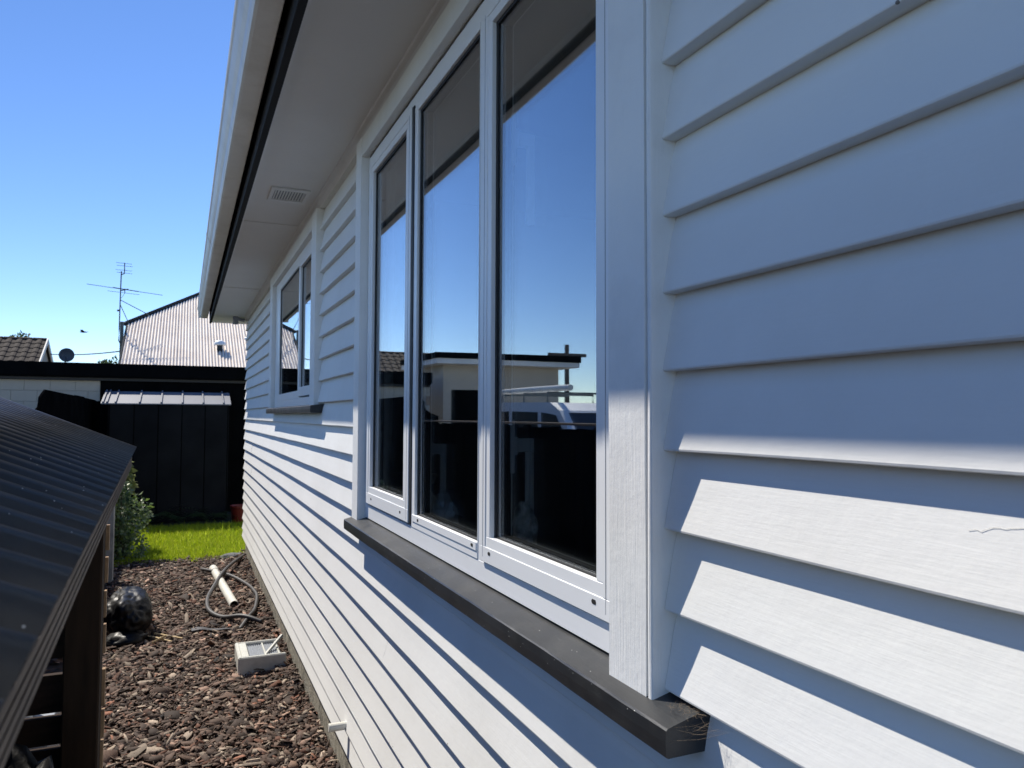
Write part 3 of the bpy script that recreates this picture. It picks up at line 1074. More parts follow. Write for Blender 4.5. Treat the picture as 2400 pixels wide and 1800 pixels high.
fc = [(0.04, 0.07, 0.02), (0.06, 0.09, 0.03)]
for i, (x, y, L_, w) in enumerate(((-1.15, 14.1, .75, 'large dark fern at the left foot of the garden shed'), (-.72, 14.0, .55, 'dark fern in front of the second shed panel seam'),
                                   (-.30, 14.05, .6, 'dark fern in front of the right shed panels'), (.05, 14.0, .5, 'dark fern beside the red pot'), (-1.6, 13.8, .7, 'dark fern leaning out behind the bushy shrub'))):
    fern((x, y, 0), 14, L_, fc, 40 + i, w)
mb = MB()
mb.lathe([(0.11, 0), (0.125, 0.02), (0.15, 0.26), (0.165, 0.265), (0.165, 0.30), (0.15, 0.30), (0.14, 0.27), (0.0, 0.26)], (0.20, 13.95, 0.0), 20)
tag(mb.build('plant_pot', M['red'], smooth=False), 'red plant pot in the shade beside the far house corner', 'plant pot')

# ------------------------------------------------------------------ things lying on the path
def blob(name, centre, rad, material, label, cat, seed, amp=0.25, sub=4, flat=0.0, freq=2.2, parent=None, crease=0.0):
    bm = bmesh.new()
    bmesh.ops.create_icosphere(bm, subdivisions=sub, radius=1)
    for v in bm.verts:
        d = v.co.normalized()
        n = mnoise.noise(d * freq + Vector((seed, seed * 1.7, 0)))
        n2 = abs(mnoise.noise(d * freq * 2.7 + Vector((seed * 2, 0, seed))))
        k = 1 + amp * n - crease * (n2 - 0.2)
        co = Vector((d.x * rad[0], d.y * rad[1], d.z * rad[2])) * k
        if co.z < -rad[2] * flat:
            co.z = -rad[2] * flat
        v.co = co + Vector(centre)
    mb = MB()
    mb.bm(bm)
    o = mb.build(name, material, parent, smooth=True)
    return tag(o, label, cat) if label else o


blob('black_plastic_bag', (-1.13, 7.25, 0.17), (0.19, 0.40, 0.21), M['plastic_black'], 'crumpled black plastic bag slumped on the bark path', 'bag', 3.3, 0.25, 5, 0.85, crease=0.14, freq=1.4)
blob('black_plastic_sheet', (-1.12, 6.86, 0.05), (0.16, 0.12, 0.07), M['plastic_black'], 'small scrap of black plastic beside the slumped bag', 'plastic scrap', 8.3, 0.4, 3, 0.6, crease=0.4)


def curve_pts(ctrl, per=8):
    out = []
    P = [Vector(p) for p in ctrl]
    P = [P[0]] + P + [P[-1]]
    for i in range(1, len(P) - 2):
        for k in range(per):
            t = k / per
            a, b, c, d = P[i - 1], P[i], P[i + 1], P[i + 2]
            out.append(0.5 * ((2 * b) + (-a + c) * t + (2 * a - 5 * b + 4 * c - d) * t * t + (-a + 3 * b - 3 * c + d) * t ** 3))
    out.append(P[-2])
    return out


hz = 0.055
hose = [(-.50, 9.64, hz), (-.24, 9.05, hz + .03), (-.075, 8.51, hz + .02), (-.03, 8.09, hz + .03), (-.03, 7.81, hz + .03), (-.085, 7.39, hz + .02), (-.15, 7.13, hz + .03), (-.25, 6.86, hz - .01)]
hose2 = [(.02, 10.27, hz + .02), (-.25, 9.2, hz + .065), (-.43, 8.42, hz), (-.48, 7.98, hz), (-.47, 7.57, hz), (-.37, 7.29, hz), (-.21, 7.08, hz + .045), (-.06, 6.95, hz + .01)]
mb = MB()
mb.tube(curve_pts(hose), 0.017, 10)
tag(mb.build('garden_hose', M['hose'], smooth=True), 'black hose length curving from the path middle round beside the foundation', 'hose', 'hose lengths on the path')
mb = MB()
mb.tube(curve_pts(hose2), 0.019, 10)
tag(mb.build('garden_hose', M['hose'], smooth=True), 'black hose length running from the house corner in a loop over the white pipe', 'hose', 'hose lengths on the path')
# white downpipe offcut
def frame_tube(a, b, r0, r1, n=18):
    a, b = Vector(a), Vector(b)
    d = (b - a).normalized()
    s = d.cross(Vector((0, 0, 1))).normalized()
    u = s.cross(d)
    V, Fc = [], []
    for (p, r) in ((a, r0), (b, r0), (b, r1), (a, r1)):
        for i in range(n):
            t = 2 * math.pi * i / n
            V.append(p + s * math.cos(t) * r + u * math.sin(t) * r)
    for k in range(4):
        for i in range(n):
            j = (i + 1) % n
            Fc.append((k * n + i, k * n + j, ((k + 1) % 4) * n + j, ((k + 1) % 4) * n + i))
    return V, Fc


dp = thing('downpipe_offcut', (-0.3, 8.6, 0), 'short white plastic downpipe lying on the bark inside the hose loop', 'pipe')
mb = MB()
mb.add(*frame_tube((-.365, 9.5, .055), (-.245, 7.72, .05), .042, .038))
mb.build('pipe', M['pvc'], dp)
mb = MB()
mb.add(*frame_tube((-.372, 9.60, .055), (-.358, 9.40, .055), .047, .0425))
mb.build('socket', M['pvc'], dp)
# flat black strap
mb = MB()
V = []
pts = curve_pts([(-.63, 7.02, .035), (-.55, 6.99, .045), (-.46, 6.93, .04), (-.36, 6.90, .045), (-.24, 6.90, .035)], 6)
for k, p in enumerate(pts):
    w = 0.065 * (1 - 0.75 * k / (len(pts) - 1))
    V += [p + Vector((0, w, 0)), p + Vector((0, -w, 0.006)), p + Vector((0, -w, 0.012)), p + Vector((0, w, 0.006))]
Fc = [(k * 4 + i, k * 4 + (i + 1) % 4, k * 4 + 4 + (i + 1) % 4, k * 4 + 4 + i) for k in range(len(pts) - 1) for i in range(4)]
Fc += [(3, 2, 1, 0), tuple(len(V) - 4 + i for i in range(4))]
mb.add(V, Fc)
tag(mb.build('rubber_strip', M['hose']), 'flat black rubber strip tapering towards the hose end', 'strip')

# pale plastic box by the foundation
bx = thing('plastic_box', (-0.17, 5.95, 0), 'pale grey plastic vent box lying on the bark against the foundation', 'box')
X0, X1, Y0, Y1, ZT = -0.335, -0.005, 5.70, 6.10, 0.15
tilt = 0.03
mb = MB()
mb.box(X0, X1, Y0, Y0 + 0.03, 0.0, ZT, 0.008)
mb.box(X0, X1 - 0.02, Y1 - 0.03, Y1, 0.0, ZT, 0.008)
mb.box(X0 - 0.002, X0 + 0.028, Y0 + 0.001, Y1 - 0.001, 0.0, ZT + 0.001, 0.008)
mb.box(X0 + 0.026, X0 + 0.075, Y0 + 0.028, Y1 - 0.028, ZT - 0.028, ZT - 0.001, 0.004)
mb.build('shell', M['greyplastic'], bx)
mb = MB()
mb.box(X0 + 0.07, X1 - 0.03, Y0 + 0.029, Y1 - 0.029, ZT - 0.034, ZT - 0.026)
mb.build('panel', M['mesh_grey'], bx)
for i in range(14):
    mb = MB()
    x = X0 + 0.085 + i * 0.0155
    mb.box(x, x + 0.006, Y0 + 0.03, Y1 - 0.03, ZT - 0.0262, ZT - 0.021)
    mb.build('rib', M['mesh_grey'], bx)
for x in (X0 + 0.185, X1 - 0.05):
    mb = MB()
    mb.box(x, x + 0.012, Y0 + 0.029, Y1 - 0.029, ZT - 0.0265, ZT - 0.012, 0.002)
    mb.build('cross_bar', M['greyplastic'], bx)
mb = MB()
mb.tube([(X1 - 0.14, 5.80, ZT - 0.03), (X1 - 0.0, 6.0, ZT + 0.045)], 0.013, 6)
mb.build('loose_arm', M['greyplastic'], bx)

# split stakes
for i in range(4):
    a = (-.86 + rnd.uniform(-.06, .06), 6.82 + rnd.uniform(-.06, .08))
    th = rnd.uniform(0, 3.1)
    l = rnd.uniform(.07, .13)
    mb = MB()
    mb.tube([(a[0] - math.cos(th) * l, a[1] - math.sin(th) * l, .035), (a[0] + math.cos(th) * l, a[1] + math.sin(th) * l, .05 + i * .006)], 0.009, 5)
    tag(mb.build('wood_splinter', M['stick']), ['lowest pale yellow splinter of the little heap near the black bag', 'second pale yellow splinter up in the little heap near the black bag', 'third pale yellow splinter up in the little heap near the black bag', 'topmost pale yellow splinter of the little heap near the black bag'][i], 'splinter', 'heap of pale splinters')

blob('flat_stone', (-0.12, 10.42, 0.035), (0.15, 0.10, 0.05), M['rock'], 'flat grey stone at the foot of the far house corner', 'stone', 4.1, 0.3, 3, 0.7)
mb = MB()
mb.prism([(-1.485, 9.36), (-1.415, 9.36), (-1.41, 9.45), (-1.48, 9.45)], 'z', -0.05, 0.86)
tag(mb.build('garden_post', M['concrete_pale']), 'short grey post standing between the wood store and the bushy shrub', 'post')

# ------------------------------------------------------------------ wood store beside the camera
ws = thing('wood_store', (-1.5, 1.2, 0), 'timber wood store with black corrugated roof and dark slats at lower left', 'wood store')
EX, EZ, RP = -0.784, 1.777, math.radians(22.5)
YAW = -0.0339
mb = MB()
per, amp = 0.0762, 0.0165
ny = int(2.95 / per * 10)
ux, uz = -math.cos(RP), math.sin(RP)
nx_, nz_ = math.sin(RP), math.cos(RP)
V, Fc = [], []
yy = np.linspace(-0.53, 2.42, ny + 1)
Ls = [-0.012, 0.35, 0.7, 1.05, 1.4]
for l in Ls:
    for y in yy:
        w = amp * math.cos(2 * math.pi * (y - 2.42) / per) + 0.0015 * math.sin(y * 5 + l * 3)
        V.append((EX + ux * l + nx_ * w + YAW * y, y + YAW * l, EZ + uz * l + nz_ * w))
n1 = ny + 1
for l in Ls:
    for y in yy:
        w = amp * math.cos(2 * math.pi * (y - 2.42) / per) + 0.0015 * math.sin(y * 5 + l * 3) - 0.0025
        V.append((EX + ux * l + nx_ * w + YAW * y, y + YAW * l, EZ + uz * l + nz_ * w))
o_ = n1 * len(Ls)
for k in range(len(Ls) - 1):
    for i in range(ny):
        a = k * n1 + i
        Fc.append((a, a + 1, a + n1 + 1, a + n1))
        Fc.append((o_ + a, o_ + a + n1, o_ + a + n1 + 1, o_ + a + 1))
for i in range(ny):
    Fc.append((i, o_ + i, o_ + i + 1, i + 1))
    e = (len(Ls) - 1) * n1 + i
    Fc.append((e, e + 1, o_ + e + 1, o_ + e))
for k in range(len(Ls) - 1):
    Fc.append((k * n1, (k + 1) * n1, o_ + (k + 1) * n1, o_ + k * n1))
    e = k * n1 + ny
    Fc.append((e, o_ + e, o_ + e + n1, e + n1))
mb.add(V, Fc)
mb.build('roof_sheet', M['roof_black'], ws, smooth=True, fix=False)
# grooved timber along the eave
gz = EZ - 0.015
sec = [(EX + 0.004, gz)]
for i in range(4):
    zz = gz - 0.003 - i * 0.0072
    sec += [(EX + 0.006, zz), (EX + 0.006, zz - 0.0048), (EX + 0.002, zz - 0.0056), (EX + 0.002, zz - 0.0068)]
sec += [(EX + 0.004, gz - 0.034), (EX - 0.022, gz - 0.034), (EX - 0.022, gz)]
mb = MB()
ew = wob(0.0012, 3, 5)
mb.prism(sec, 'y', -0.5, 2.40, segs=24, jit=lambda t, i: (YAW * t, ew(t)))
mb.build('eave_board', M['timber_grey'], ws)
for y in (2.26, 0.9, -0.4):
    mb = MB()
    mb.box(-1.0, -0.915, y, y + 0.075, -0.05, EZ + 0.005, 0.004) if y == 2.26 else mb.box(-2.05, -1.96, y, y + 0.075, -0.05, EZ + 0.38, 0.004)
    mb.build('post', M['timber_dark'], ws)
mb = MB()
mb.box(-2.05, -1.96, 2.26, 2.335, -0.05, EZ + 0.38, 0.004)
mb.build('post', M['timber_dark'], ws)
for y in (2.26, 0.9, -0.4):
    mb = MB()
    q = [(EX - 0.03, gz - 0.034), (EX - 0.03, gz), (EX + ux * 1.38, gz + uz * 1.38 - 0.008), (EX + ux * 1.38, gz + uz * 1.38 - 0.075)]
    mb.prism([(a + YAW * y, b) for a, b in q], 'y', y + 0.02, y + 0.06)
    mb.build('rafter', M['timber_dark'], ws)
tops = [1.66, 1.575, 1.487, 1.396, 1.305, 1.185, 1.074, 0.991, 0.885, 0.78, 0.675, 0.57, 0.465, 0.36, 0.255]
hts = [0.068, 0.068, 0.068, 0.071, 0.077, 0.099, 0.072, 0.095, 0.09, 0.09, 0.09, 0.09, 0.09, 0.09, 0.09]
for zt, h in zip(tops, hts):
    mb = MB()
    dz = rnd.uniform(-.004, .004)
    xr = -0.9075 + rnd.uniform(-.002, .002)
    mb.add([(-2.1, 2.338, zt - h + dz), (-0.9155, 2.338, zt - h), (-0.9155, 2.338, zt), (-2.1, 2.338, zt + dz), (-2.1, 2.358, zt - h + dz), (-0.9155, 2.358, zt - h), (-0.9155, 2.358, zt), (-2.1, 2.358, zt + dz)],
           [(0, 1, 2, 3), (5, 4, 7, 6), (4, 0, 3, 7), (4, 5, 1, 0), (3, 2, 6, 7)])
    mb.box(-0.9155, xr - 0.001, 2.338, 2.358, zt - h, zt, 0, 1)
    mb.build('slat', [M['slat'], M['slat_end']], ws, fix=False)
for zt in [1.60 - 0.1 * i for i in range(15)]:
    mb = MB()
    mb.box(-2.075, -2.055, -0.45, 2.335, zt - 0.09, zt, 0.002)
    mb.build('slat', M['slat'], ws)
blob('black_plastic_cover', (-1.08, 1.96, 0.545), (0.20, 0.22, 0.60), M['plastic_black'], 'black plastic sheet bundled over a stack inside the wood store', 'plastic cover', 12.2, 0.22, 4, 0.85, crease=0.35)
# things glimpsed through the slats
tw = thing('trolley_wheel', (-1.63, 4.4, 0.0), 'pale rimmed wheel glimpsed behind the wood store slats', 'wheel')
mb = MB()
ringp = [(-1.63 + 0.22 * math.cos(t), 4.4 + 0.03 * math.sin(t), 0.24 + 0.22 * math.sin(t)) for t in np.linspace(0, 6.283, 33)]
mb.tube(ringp, 0.022, 8)
mb.build('tyre', M['hose'], tw, smooth=True)
mb = MB()
mb.tube([(-1.63 + 0.19 * math.cos(t), 4.4 + 0.026 * math.sin(t), 0.24 + 0.19 * math.sin(t)) for t in np.linspace(0, 6.283, 33)], 0.009, 6)
mb.build('rim', M['pvc'], tw, smooth=True)
for k in range(5):
    t = k * 1.2566
    mb = MB()
    mb.tube([(-1.63, 4.4, 0.24), (-1.63 + 0.19 * math.cos(t), 4.4, 0.24 + 0.19 * math.sin(t))], 0.007, 5)
    mb.build('spoke', M['galv'], tw)
blob('white_plastic_bag', (-1.52, 4.5, 0.42), (0.14, 0.12, 0.10), M['whitebag'], 'crumpled white plastic bag behind the upper wood store slats', 'bag', 5.5, 0.4, 4, 0.8, crease=0.5)
cr_ = thing('grey_crate', (-1.40, 4.5, 0), 'grey plastic crate behind the wood store slats carrying the white bag', 'crate')
mb = MB()
for a in ((-1.62, -1.60, 4.3, 4.7), (-1.32, -1.30, 4.3, 4.7), (-1.60, -1.32, 4.3, 4.32), (-1.60, -1.32, 4.68, 4.70)):
    mb.box(*a, 0.0, 0.33, 0.003)
mb.build('side', M['mesh_grey'], cr_)
mb = MB()
mb.box(-1.6, -1.32, 4.32, 4.68, 0.01, 0.03)
mb.box(-1.62, -1.30, 4.30, 4.70, 0.3305, 0.345, 0.003)
mb.build('lid', M['mesh_grey'], cr_)

# ------------------------------------------------------------------ boundary fence
fence = thing('boundary_fence', (-2.2, 6, 0), 'black paling boundary fence running behind the wood store', 'fence')
y = 1.5
pal = MB()
pal.box(0, 0.02, 0, 0.142, 0, 1.80, 0.003)
pal_me = pal.mesh('paling')
pal_me.materials.append(M['fence'])
while y < 9.9:
    o = link('paling', pal_me, fence, (-2.21 + rnd.uniform(-.004, .004), y, rnd.uniform(-.03, 0.0)))
    y += 0.146
for zz in (0.4, 1.45):
    mb = MB()
    mb.box(-2.26, -2.212, 1.5, 9.9, zz, zz + 0.07)
    mb.build('rail', M['fence'], fence)
mb = MB()
mb.box(-2.235, -2.17, 1.5, 9.9, 1.805, 1.825, 0.003)
mb.build('capping_rail', M['timber_grey'], fence)

def wallpt(u, v, x):
    d = Fv + R2 * ((u - 1200) / F_PX) - U2 * ((v - 900) / F_PX)
    s = (x - CAM.x) / d.x
    return CAM + d * s


def yplane(u, v, y):
    d = Fv + R2 * ((u - 1200) / F_PX) - U2 * ((v - 900) / F_PX)
    return CAM + d * ((y - CAM.y) / d.y)


screen = thing('panel_fence', (-2.2, 12.5, 0), 'tall black sheet fence with ragged near end in front of the block wall', 'fence')
# outline points (depth comes from the boundary line x = -2.2)
out = [(106, 913), (99, 922), (93, 931), (92, 944), (90, 954), (82, 962), (70, 972)]
o3 = [wallpt(u, v, -2.2) for u, v in out]
yA, zA = o3[0].y, o3[0].z
yB = wallpt(174, 927, -2.2).y
mb = MB()
sec = [(p.y, p.z) for p in o3] + [(o3[-1].y, 0.0), (yB, 0.0), (yB, wallpt(174, 927, -2.2).z)]
mb.prism(sec, 'x', -2.215, -2.195)
mb.build('panel', M['fence'], screen)
mb = MB()
mb.box(-2.24, -2.11, 15.1, 15.2, 0, 2.12)
mb.build('post', M['fence'], screen)
yC = 13.7
mb = MB()
mb.prism([(yB + 0.12, 0), (yC, 0), (yC, 2.16), (yB + 0.12, zA)], 'x', -2.215, -2.195)
mb.build('panel', M['fence'], screen)
mb = MB()
mb.prism([(yC + 0.08, 0), (15.36, 0), (15.36, 2.14), (yC + 0.08, 2.15)], 'x', -2.215, -2.195)
mb.build('panel', M['fence'], screen)

# ------------------------------------------------------------------ garden shed
SY = 14.4
shed = thing('garden_shed', (-1.0, SY + 0.5, 0), 'black steel garden shed with pale grey lean-to roof at the end of the lawn', 'shed')
fl, fr = -2.03, 0.05
zf, zb_, sd = 2.075, 2.30, 0.75
fx0, fx1 = -1.90, 0.0
nseam = 5
edges = [fx0 + (fx1 - fx0) * (i / nseam) for i in range(nseam + 1)]
for a, b in zip(edges[:-1], edges[1:]):
    mb = MB()
    mb.box(a + 0.008, b - 0.008, SY + 0.04, SY + 0.055, 0, zf - 0.02, 0.003)
    mb.build('wall_panel', M['shed_black'], shed)
for e in edges:
    mb = MB()
    mb.box(e - 0.0075, e + 0.0075, SY + 0.050, SY + 0.07, 0, zf - 0.02)
    mb.build('seam', M['ebony'], shed)
for x in (fx0 - 0.012, fx1 + 0.012):
    mb = MB()
    mb.prism([(SY + 0.06, 0), (SY + sd, 0), (SY + sd, zb_ - 0.02), (SY + 0.06, zf - 0.02)], 'x', x - 0.008, x + 0.008)
    mb.build('side_wall', M['shed_black'], shed)
mb = MB()
mb.prism([(SY, zf - 0.018), (SY, zf), (SY + sd, zb_), (SY + sd, zb_ - 0.018)], 'x', fl, fr)
roof_p = mb.build('roof', M['shed_roof'], shed)
for i in range(8):
    x = fl + 0.02 + [0.0, 0.06, 0.19, 0.56, 0.90, 1.24, 1.58, 1.92][i]
    mb = MB()
    mb.prism([(SY - 0.003, zf + 0.001), (SY - 0.003, zf + 0.028), (SY + sd, zb_ + 0.028), (SY + sd, zb_ + 0.001)], 'x', x, x + 0.022)
    mb.build('roof_rib', M['shed_roof'], roof_p)

# ------------------------------------------------------------------ black flat-roofed garage behind with block wall
GY = 15.4
gar = thing('black_garage', (-3, GY + 2, 0), 'low black building with deep flat fascia across the end of the garden', 'garage')
mb = MB()
mb.prism([(GY, 2.55), (GY, 2.80), (GY + 3.4, 2.86), (GY + 3.4, 2.55)], 'x', -4.1, 3.2)
mb.build('roof', M['ebony'], gar)
mb = MB()
mb.box(-4.12, 3.22, GY - 0.025, GY - 0.001, 2.575, 2.812, 0.003)
mb.build('fascia', M['ebony'], gar)
mb = MB()
mb.box(-4.1, 3.2, GY + 0.05, GY + 0.10, 2.50, 2.549)
mb.build('soffit_trim', mat('dark_trim', (0.05, 0.048, 0.042), 0.8), gar)
mb = MB()
for i in range(28):
    x = -2.14 + i * 0.19
    mb.box(x, x + 0.186, GY + 0.12, GY + 0.14, 0, 2.50)
mb.box(-2.14, 3.2, GY + 0.141, GY + 0.2, 0, 2.50)
mb.build('wall', M['ebony'], gar)
mb = MB()
mb.box(-4.05, -2.142, GY + 0.155, GY + 0.3, 0, 2.499)
mb.build('mortar', M['mortar'], gar)
blk = MB()
blk.box(0, 0.392, 0, 0.03, 0, 0.192, 0.004)
blk_me = blk.mesh('block')
blk_me.materials.append(M['blockwork'])
half = MB()
half.box(0, 0.192, 0, 0.03, 0, 0.192, 0.004)
half_me = half.mesh('block')
half_me.materials.append(M['blockwork'])
z = 2.499 - 0.193
row = 0
while z > 0.2:
    x = -2.143 - 0.394 + (0.2 if row % 2 else 0)
    if row % 2:
        link('block', half_me, gar, (-2.143 - 0.193, GY + 0.140 + rnd.uniform(0, .002), z))
        x = -2.143 - 0.193 - 0.396
    while x > -4.3:
        link('block', blk_me, gar, (x, GY + 0.140 + rnd.uniform(0, .002), z))
        x -= 0.396
    z -= 0.196
    row += 1
# satellite dish on that roof
dsh = thing('satellite_dish', (-2.95, 17.6, 2.85), 'dark round satellite dish standing on the black flat roof', 'dish')
dc = Vector((-2.955, 17.6, 3.095))
mb = MB()
bm = bmesh.new()
prof = [(0.0, 0.03), (0.06, 0.027), (0.11, 0.015), (0.142, 0.0), (0.142, -0.006), (0.11, 0.007), (0.06, 0.019), (0.0, 0.022)]
mb.lathe([(max(r, 0.0005), h) for r, h in prof], (dc.x, dc.y, dc.z), 28, axis='y')
mb.build('reflector', M['dish'], dsh, smooth=True)
mb = MB()
mb.tube([(dc.x - 0.07, 17.68, 2.84), (dc.x - 0.02, 17.65, 2.98), (dc.x, 17.64, 3.08)], 0.012, 8)
mb.build('mast', M['galv'], dsh)
mb = MB()
mb.tube([(dc.x, 17.6, dc.z - 0.13), (dc.x, 17.42, dc.z - 0.03)], 0.006, 6)
mb.build('feed_arm', M['galv'], dsh)

# ------------------------------------------------------------------ far house with corrugated iron roof
fh = thing('iron_roofed_house', (1.0, 23, 0), 'far house with steep sunlit corrugated iron roof', 'house')
PT = math.radians(28)
base = Vector((0, 20.4, 2.55))                      # roof plane through here, rising along +y


def onroof(u, v):
    d = Fv + R2 * ((u - 1200) / F_PX) - U2 * ((v - 900) / F_PX)
    n = Vector((0, -math.sin(PT), math.cos(PT)))
    return CAM + d * ((base - CAM).dot(n) / d.dot(n))


A = onroof(290, 765)
Bp = onroof(464, 694)
slope_t = (Bp.y - A.y) / (Bp.x - A.x)
xl = onroof(281, 853).x
XR = 4.5
per, amp = 0.080, 0.030
V, Fc = [], []
xs = np.arange(xl, XR, per / 12)
dirv = Vector((0, math.cos(PT), math.sin(PT)))
nrm = Vector((0, -math.sin(PT), math.cos(PT)))
apex_x = 1.6
for x in xs:
    xe = x if x < apex_x else 2 * apex_x - x
    ytop = A.y + slope_t * (xe - A.x)
    w = 2 * amp * (abs(math.cos(math.pi * x / per)) ** 0.7 - 0.6)
    for (yv) in (19.9, ytop):
        s = (yv - base.y) / math.cos(PT)
        q = base + dirv * s
        V.append((x, q.y + nrm.y * w, q.z + nrm.z * w))
for i in range(len(xs) - 1):
    Fc.append((2 * i, 2 * i + 2, 2 * i + 3, 2 * i + 1))
mb = MB()
mb.add(V, Fc)
rf = mb.build('roof_sheet', M['iron'], fh, smooth=True, fix=False)
mb = MB()
tp = [base + dirv * ((A.y + slope_t * (x - A.x) - base.y) / math.cos(PT)) for x in (xl, apex_x)]
pa, pb = Vector((xl - 0.05, tp[0].y, tp[0].z)), Vector((apex_x, tp[1].y, tp[1].z))
side = (pb - pa).normalized().cross(nrm).normalized()
mb.add([pa - side * 0.14 + nrm * 0.02, pb - side * 0.14 + nrm * 0.02, pb + side * 0.0 + nrm * 0.07, pa + nrm * 0.07,
        pa - side * 0.14 - nrm * 0.01, pb - side * 0.14 - nrm * 0.01, pb - nrm * 0.05, pa - nrm * 0.05],
       [(0, 1, 2, 3), (4, 7, 6, 5), (0, 4, 5, 1), (2, 6, 7, 3), (1, 5, 6, 2), (0, 3, 7, 4)])
mb.build('ridge_cap', M['iron_cap'], rf)
mb = MB()
mb.add([pa + nrm * 0.071, pb + nrm * 0.071, pb + nrm * 0.11 + Vector((0, .12, .02)), pa + nrm * 0.11 + Vector((0, .12, .02))], [(0, 1, 2, 3)])
mb.add([pa + nrm * 0.02 + Vector((0, .13, 0)), pb + nrm * 0.02 + Vector((0, .13, 0)), pb + nrm * 0.11 + Vector((0, .12, .02)), pa + nrm * 0.11 + Vector((0, .12, .02))], [(0, 1, 2, 3)])
mb.build('ridge_top', M['ebony'], rf)
# body of the house under the roof
mb = MB()
bpts = [(20.2, 0), (20.2, 2.3), (A.y - 0.02, A.z - 0.08), (A.y + 3.2, A.z - 0.5), (A.y + 3.2, 0)]
mb.prism(bpts, 'x', xl + 0.04, XR)
mb.build('wall', M['stucco'], fh)
mb = MB()
bk = Vector((apex_x, tp[1].y, tp[1].z))
mb.add([pa - nrm * 0.02, pb - nrm * 0.02, (apex_x, tp[1].y + 3.5, tp[1].z - 2.4), (xl, tp[0].y + 3.2, tp[0].z - 0.6)], [(0, 1, 2, 3)])
mb.build('rear_roof', M['iron_cap'], fh)
# flashing down the left verge
mb = MB()
q0 = base + dirv * ((19.9 - base.y) / math.cos(PT))
mb.tube([(xl - 0.01, q0.y, q0.z + 0.02), (xl - 0.01, A.y, A.z + 0.02)], 0.03, 6)
mb.build('verge_flashing', M['iron_cap'], rf)
# domed roof vent
vp = onroof(515, 822)
vt = MB()
vt.lathe([(0.075, -0.05), (0.075, 0.16)], (vp.x, vp.y, vp.z), 16)
fhv = vt.build('roof_vent', M['iron_cap'], fh)
vt = MB()
vt.lathe([(0.09, 0.15), (0.155, 0.155), (0.16, 0.18), (0.145, 0.23), (0.10, 0.275), (0.04, 0.295), (0.001, 0.30)], (vp.x, vp.y, vp.z), 18)
vt.build('dome', mat('white_dome', (0.8, 0.8, 0.78), 0.5), fhv, smooth=True)
vp2 = onroof(576, 808)
vt = MB()
vt.lathe([(0.035, -0.1), (0.035, 0.14), (0.075, 0.145), (0.08, 0.18), (0.05, 0.22), (0.001, 0.235)], (vp2.x + 0.03, vp2.y, vp2.z), 14)
vt.build('roof_vent', M['van'], fh, smooth=True)
# flue / corner post beside the mast
mb = MB()
qa, qb = yplane(284.5, 815, A.y - 0.3), yplane(284.5, 754, A.y - 0.3)
mb.box(qa.x - 0.045, qa.x + 0.045, A.y - 0.35, A.y - 0.26, qa.z - 1.0, qb.z, 0.006)
mb.build('flue', M['galv'], fh)

# television aerial
AY = A.y - 0.45
def ap(u, v):
    return yplane(u, v, AY)


def c1(x, y_):
    return (x / 3.6867, 500 + y_ / 3.6867)


an = thing('television_aerial', tuple(ap(*c1(1030, 1110))), 'tall television aerial mast with crossbars beside the iron roof', 'aerial')
mb = MB()
mast = [ap(*c1(1044, 1135)), ap(*c1(1026, 1100)), ap(*c1(1030, 1000)), ap(*c1(1043, 640)), ap(*c1(1049, 500))]
mb.tube(mast, 0.016, 8)
mb.build('mast', M['galv'], an)
def rod(a, b, r, name, dy0=0.0, dy1=0.0):
    mb = MB()
    p, q = ap(*c1(*a)), ap(*c1(*b))
    p, q = p + Vector((0, dy0, 0)), q + Vector((0, dy1, 0))
    mb.tube([p, q], r, 6)
    mb.build(name, M['galv'], an)


rod((1050, 530), (1076, 520), 0.014, 'bracket')
rod((1076, 520), (1077, 428), 0.014, 'mast_top')
rod((1003, 424), (1140, 440), 0.006, 'element', 0, 0)
rod((1003, 434), (1140, 448), 0.006, 'element', .25, .25)
rod((1000, 485), (1140, 499), 0.006, 'element', 0, 0)
rod((1003, 494), (1138, 510), 0.006, 'element', .25, .25)
rod((750, 610), (1405, 708), 0.008, 'element')
rod((975, 640), (1200, 677), 0.013, 'element')
rod((920, 655), (1200, 690), 0.006, 'element', .3, .3)
rod((1043, 668), (1110, 655), 0.016, 'boom')
rod((1080, 650), (1078, 690), 0.012, 'balun')
rod((1040, 748), (1295, 882), 0.011, 'stay')
rod((1042, 795), (1112, 950), 0.011, 'stay')
rod((1012, 840), (1040, 838), 0.028, 'junction_box')
cab = [ap(*c1(1078, 690)), ap(*c1(1060, 715)), ap(*c1(1044, 735))]
mb = MB()
mb.tube(cab, 0.005, 5)
mb.build('cable', M['black'], an)

# overhead cable
mb = MB()
p, q = yplane(*c1(440, 1217), 29.6), yplane(*c1(1033, 1192), A.y - 0.3)
pts = []
for k in range(17):
    t = k / 16
    r_ = p.lerp(q, t)
    r_.z -= 0.05 * 4 * t * (1 - t)
    pts.append(r_)
mb.tube(pts, 0.018, 6)
tag(mb.build('overhead_cable', M['galv']), 'thin overhead cable between the tiled gable and the iron roof', 'cable')

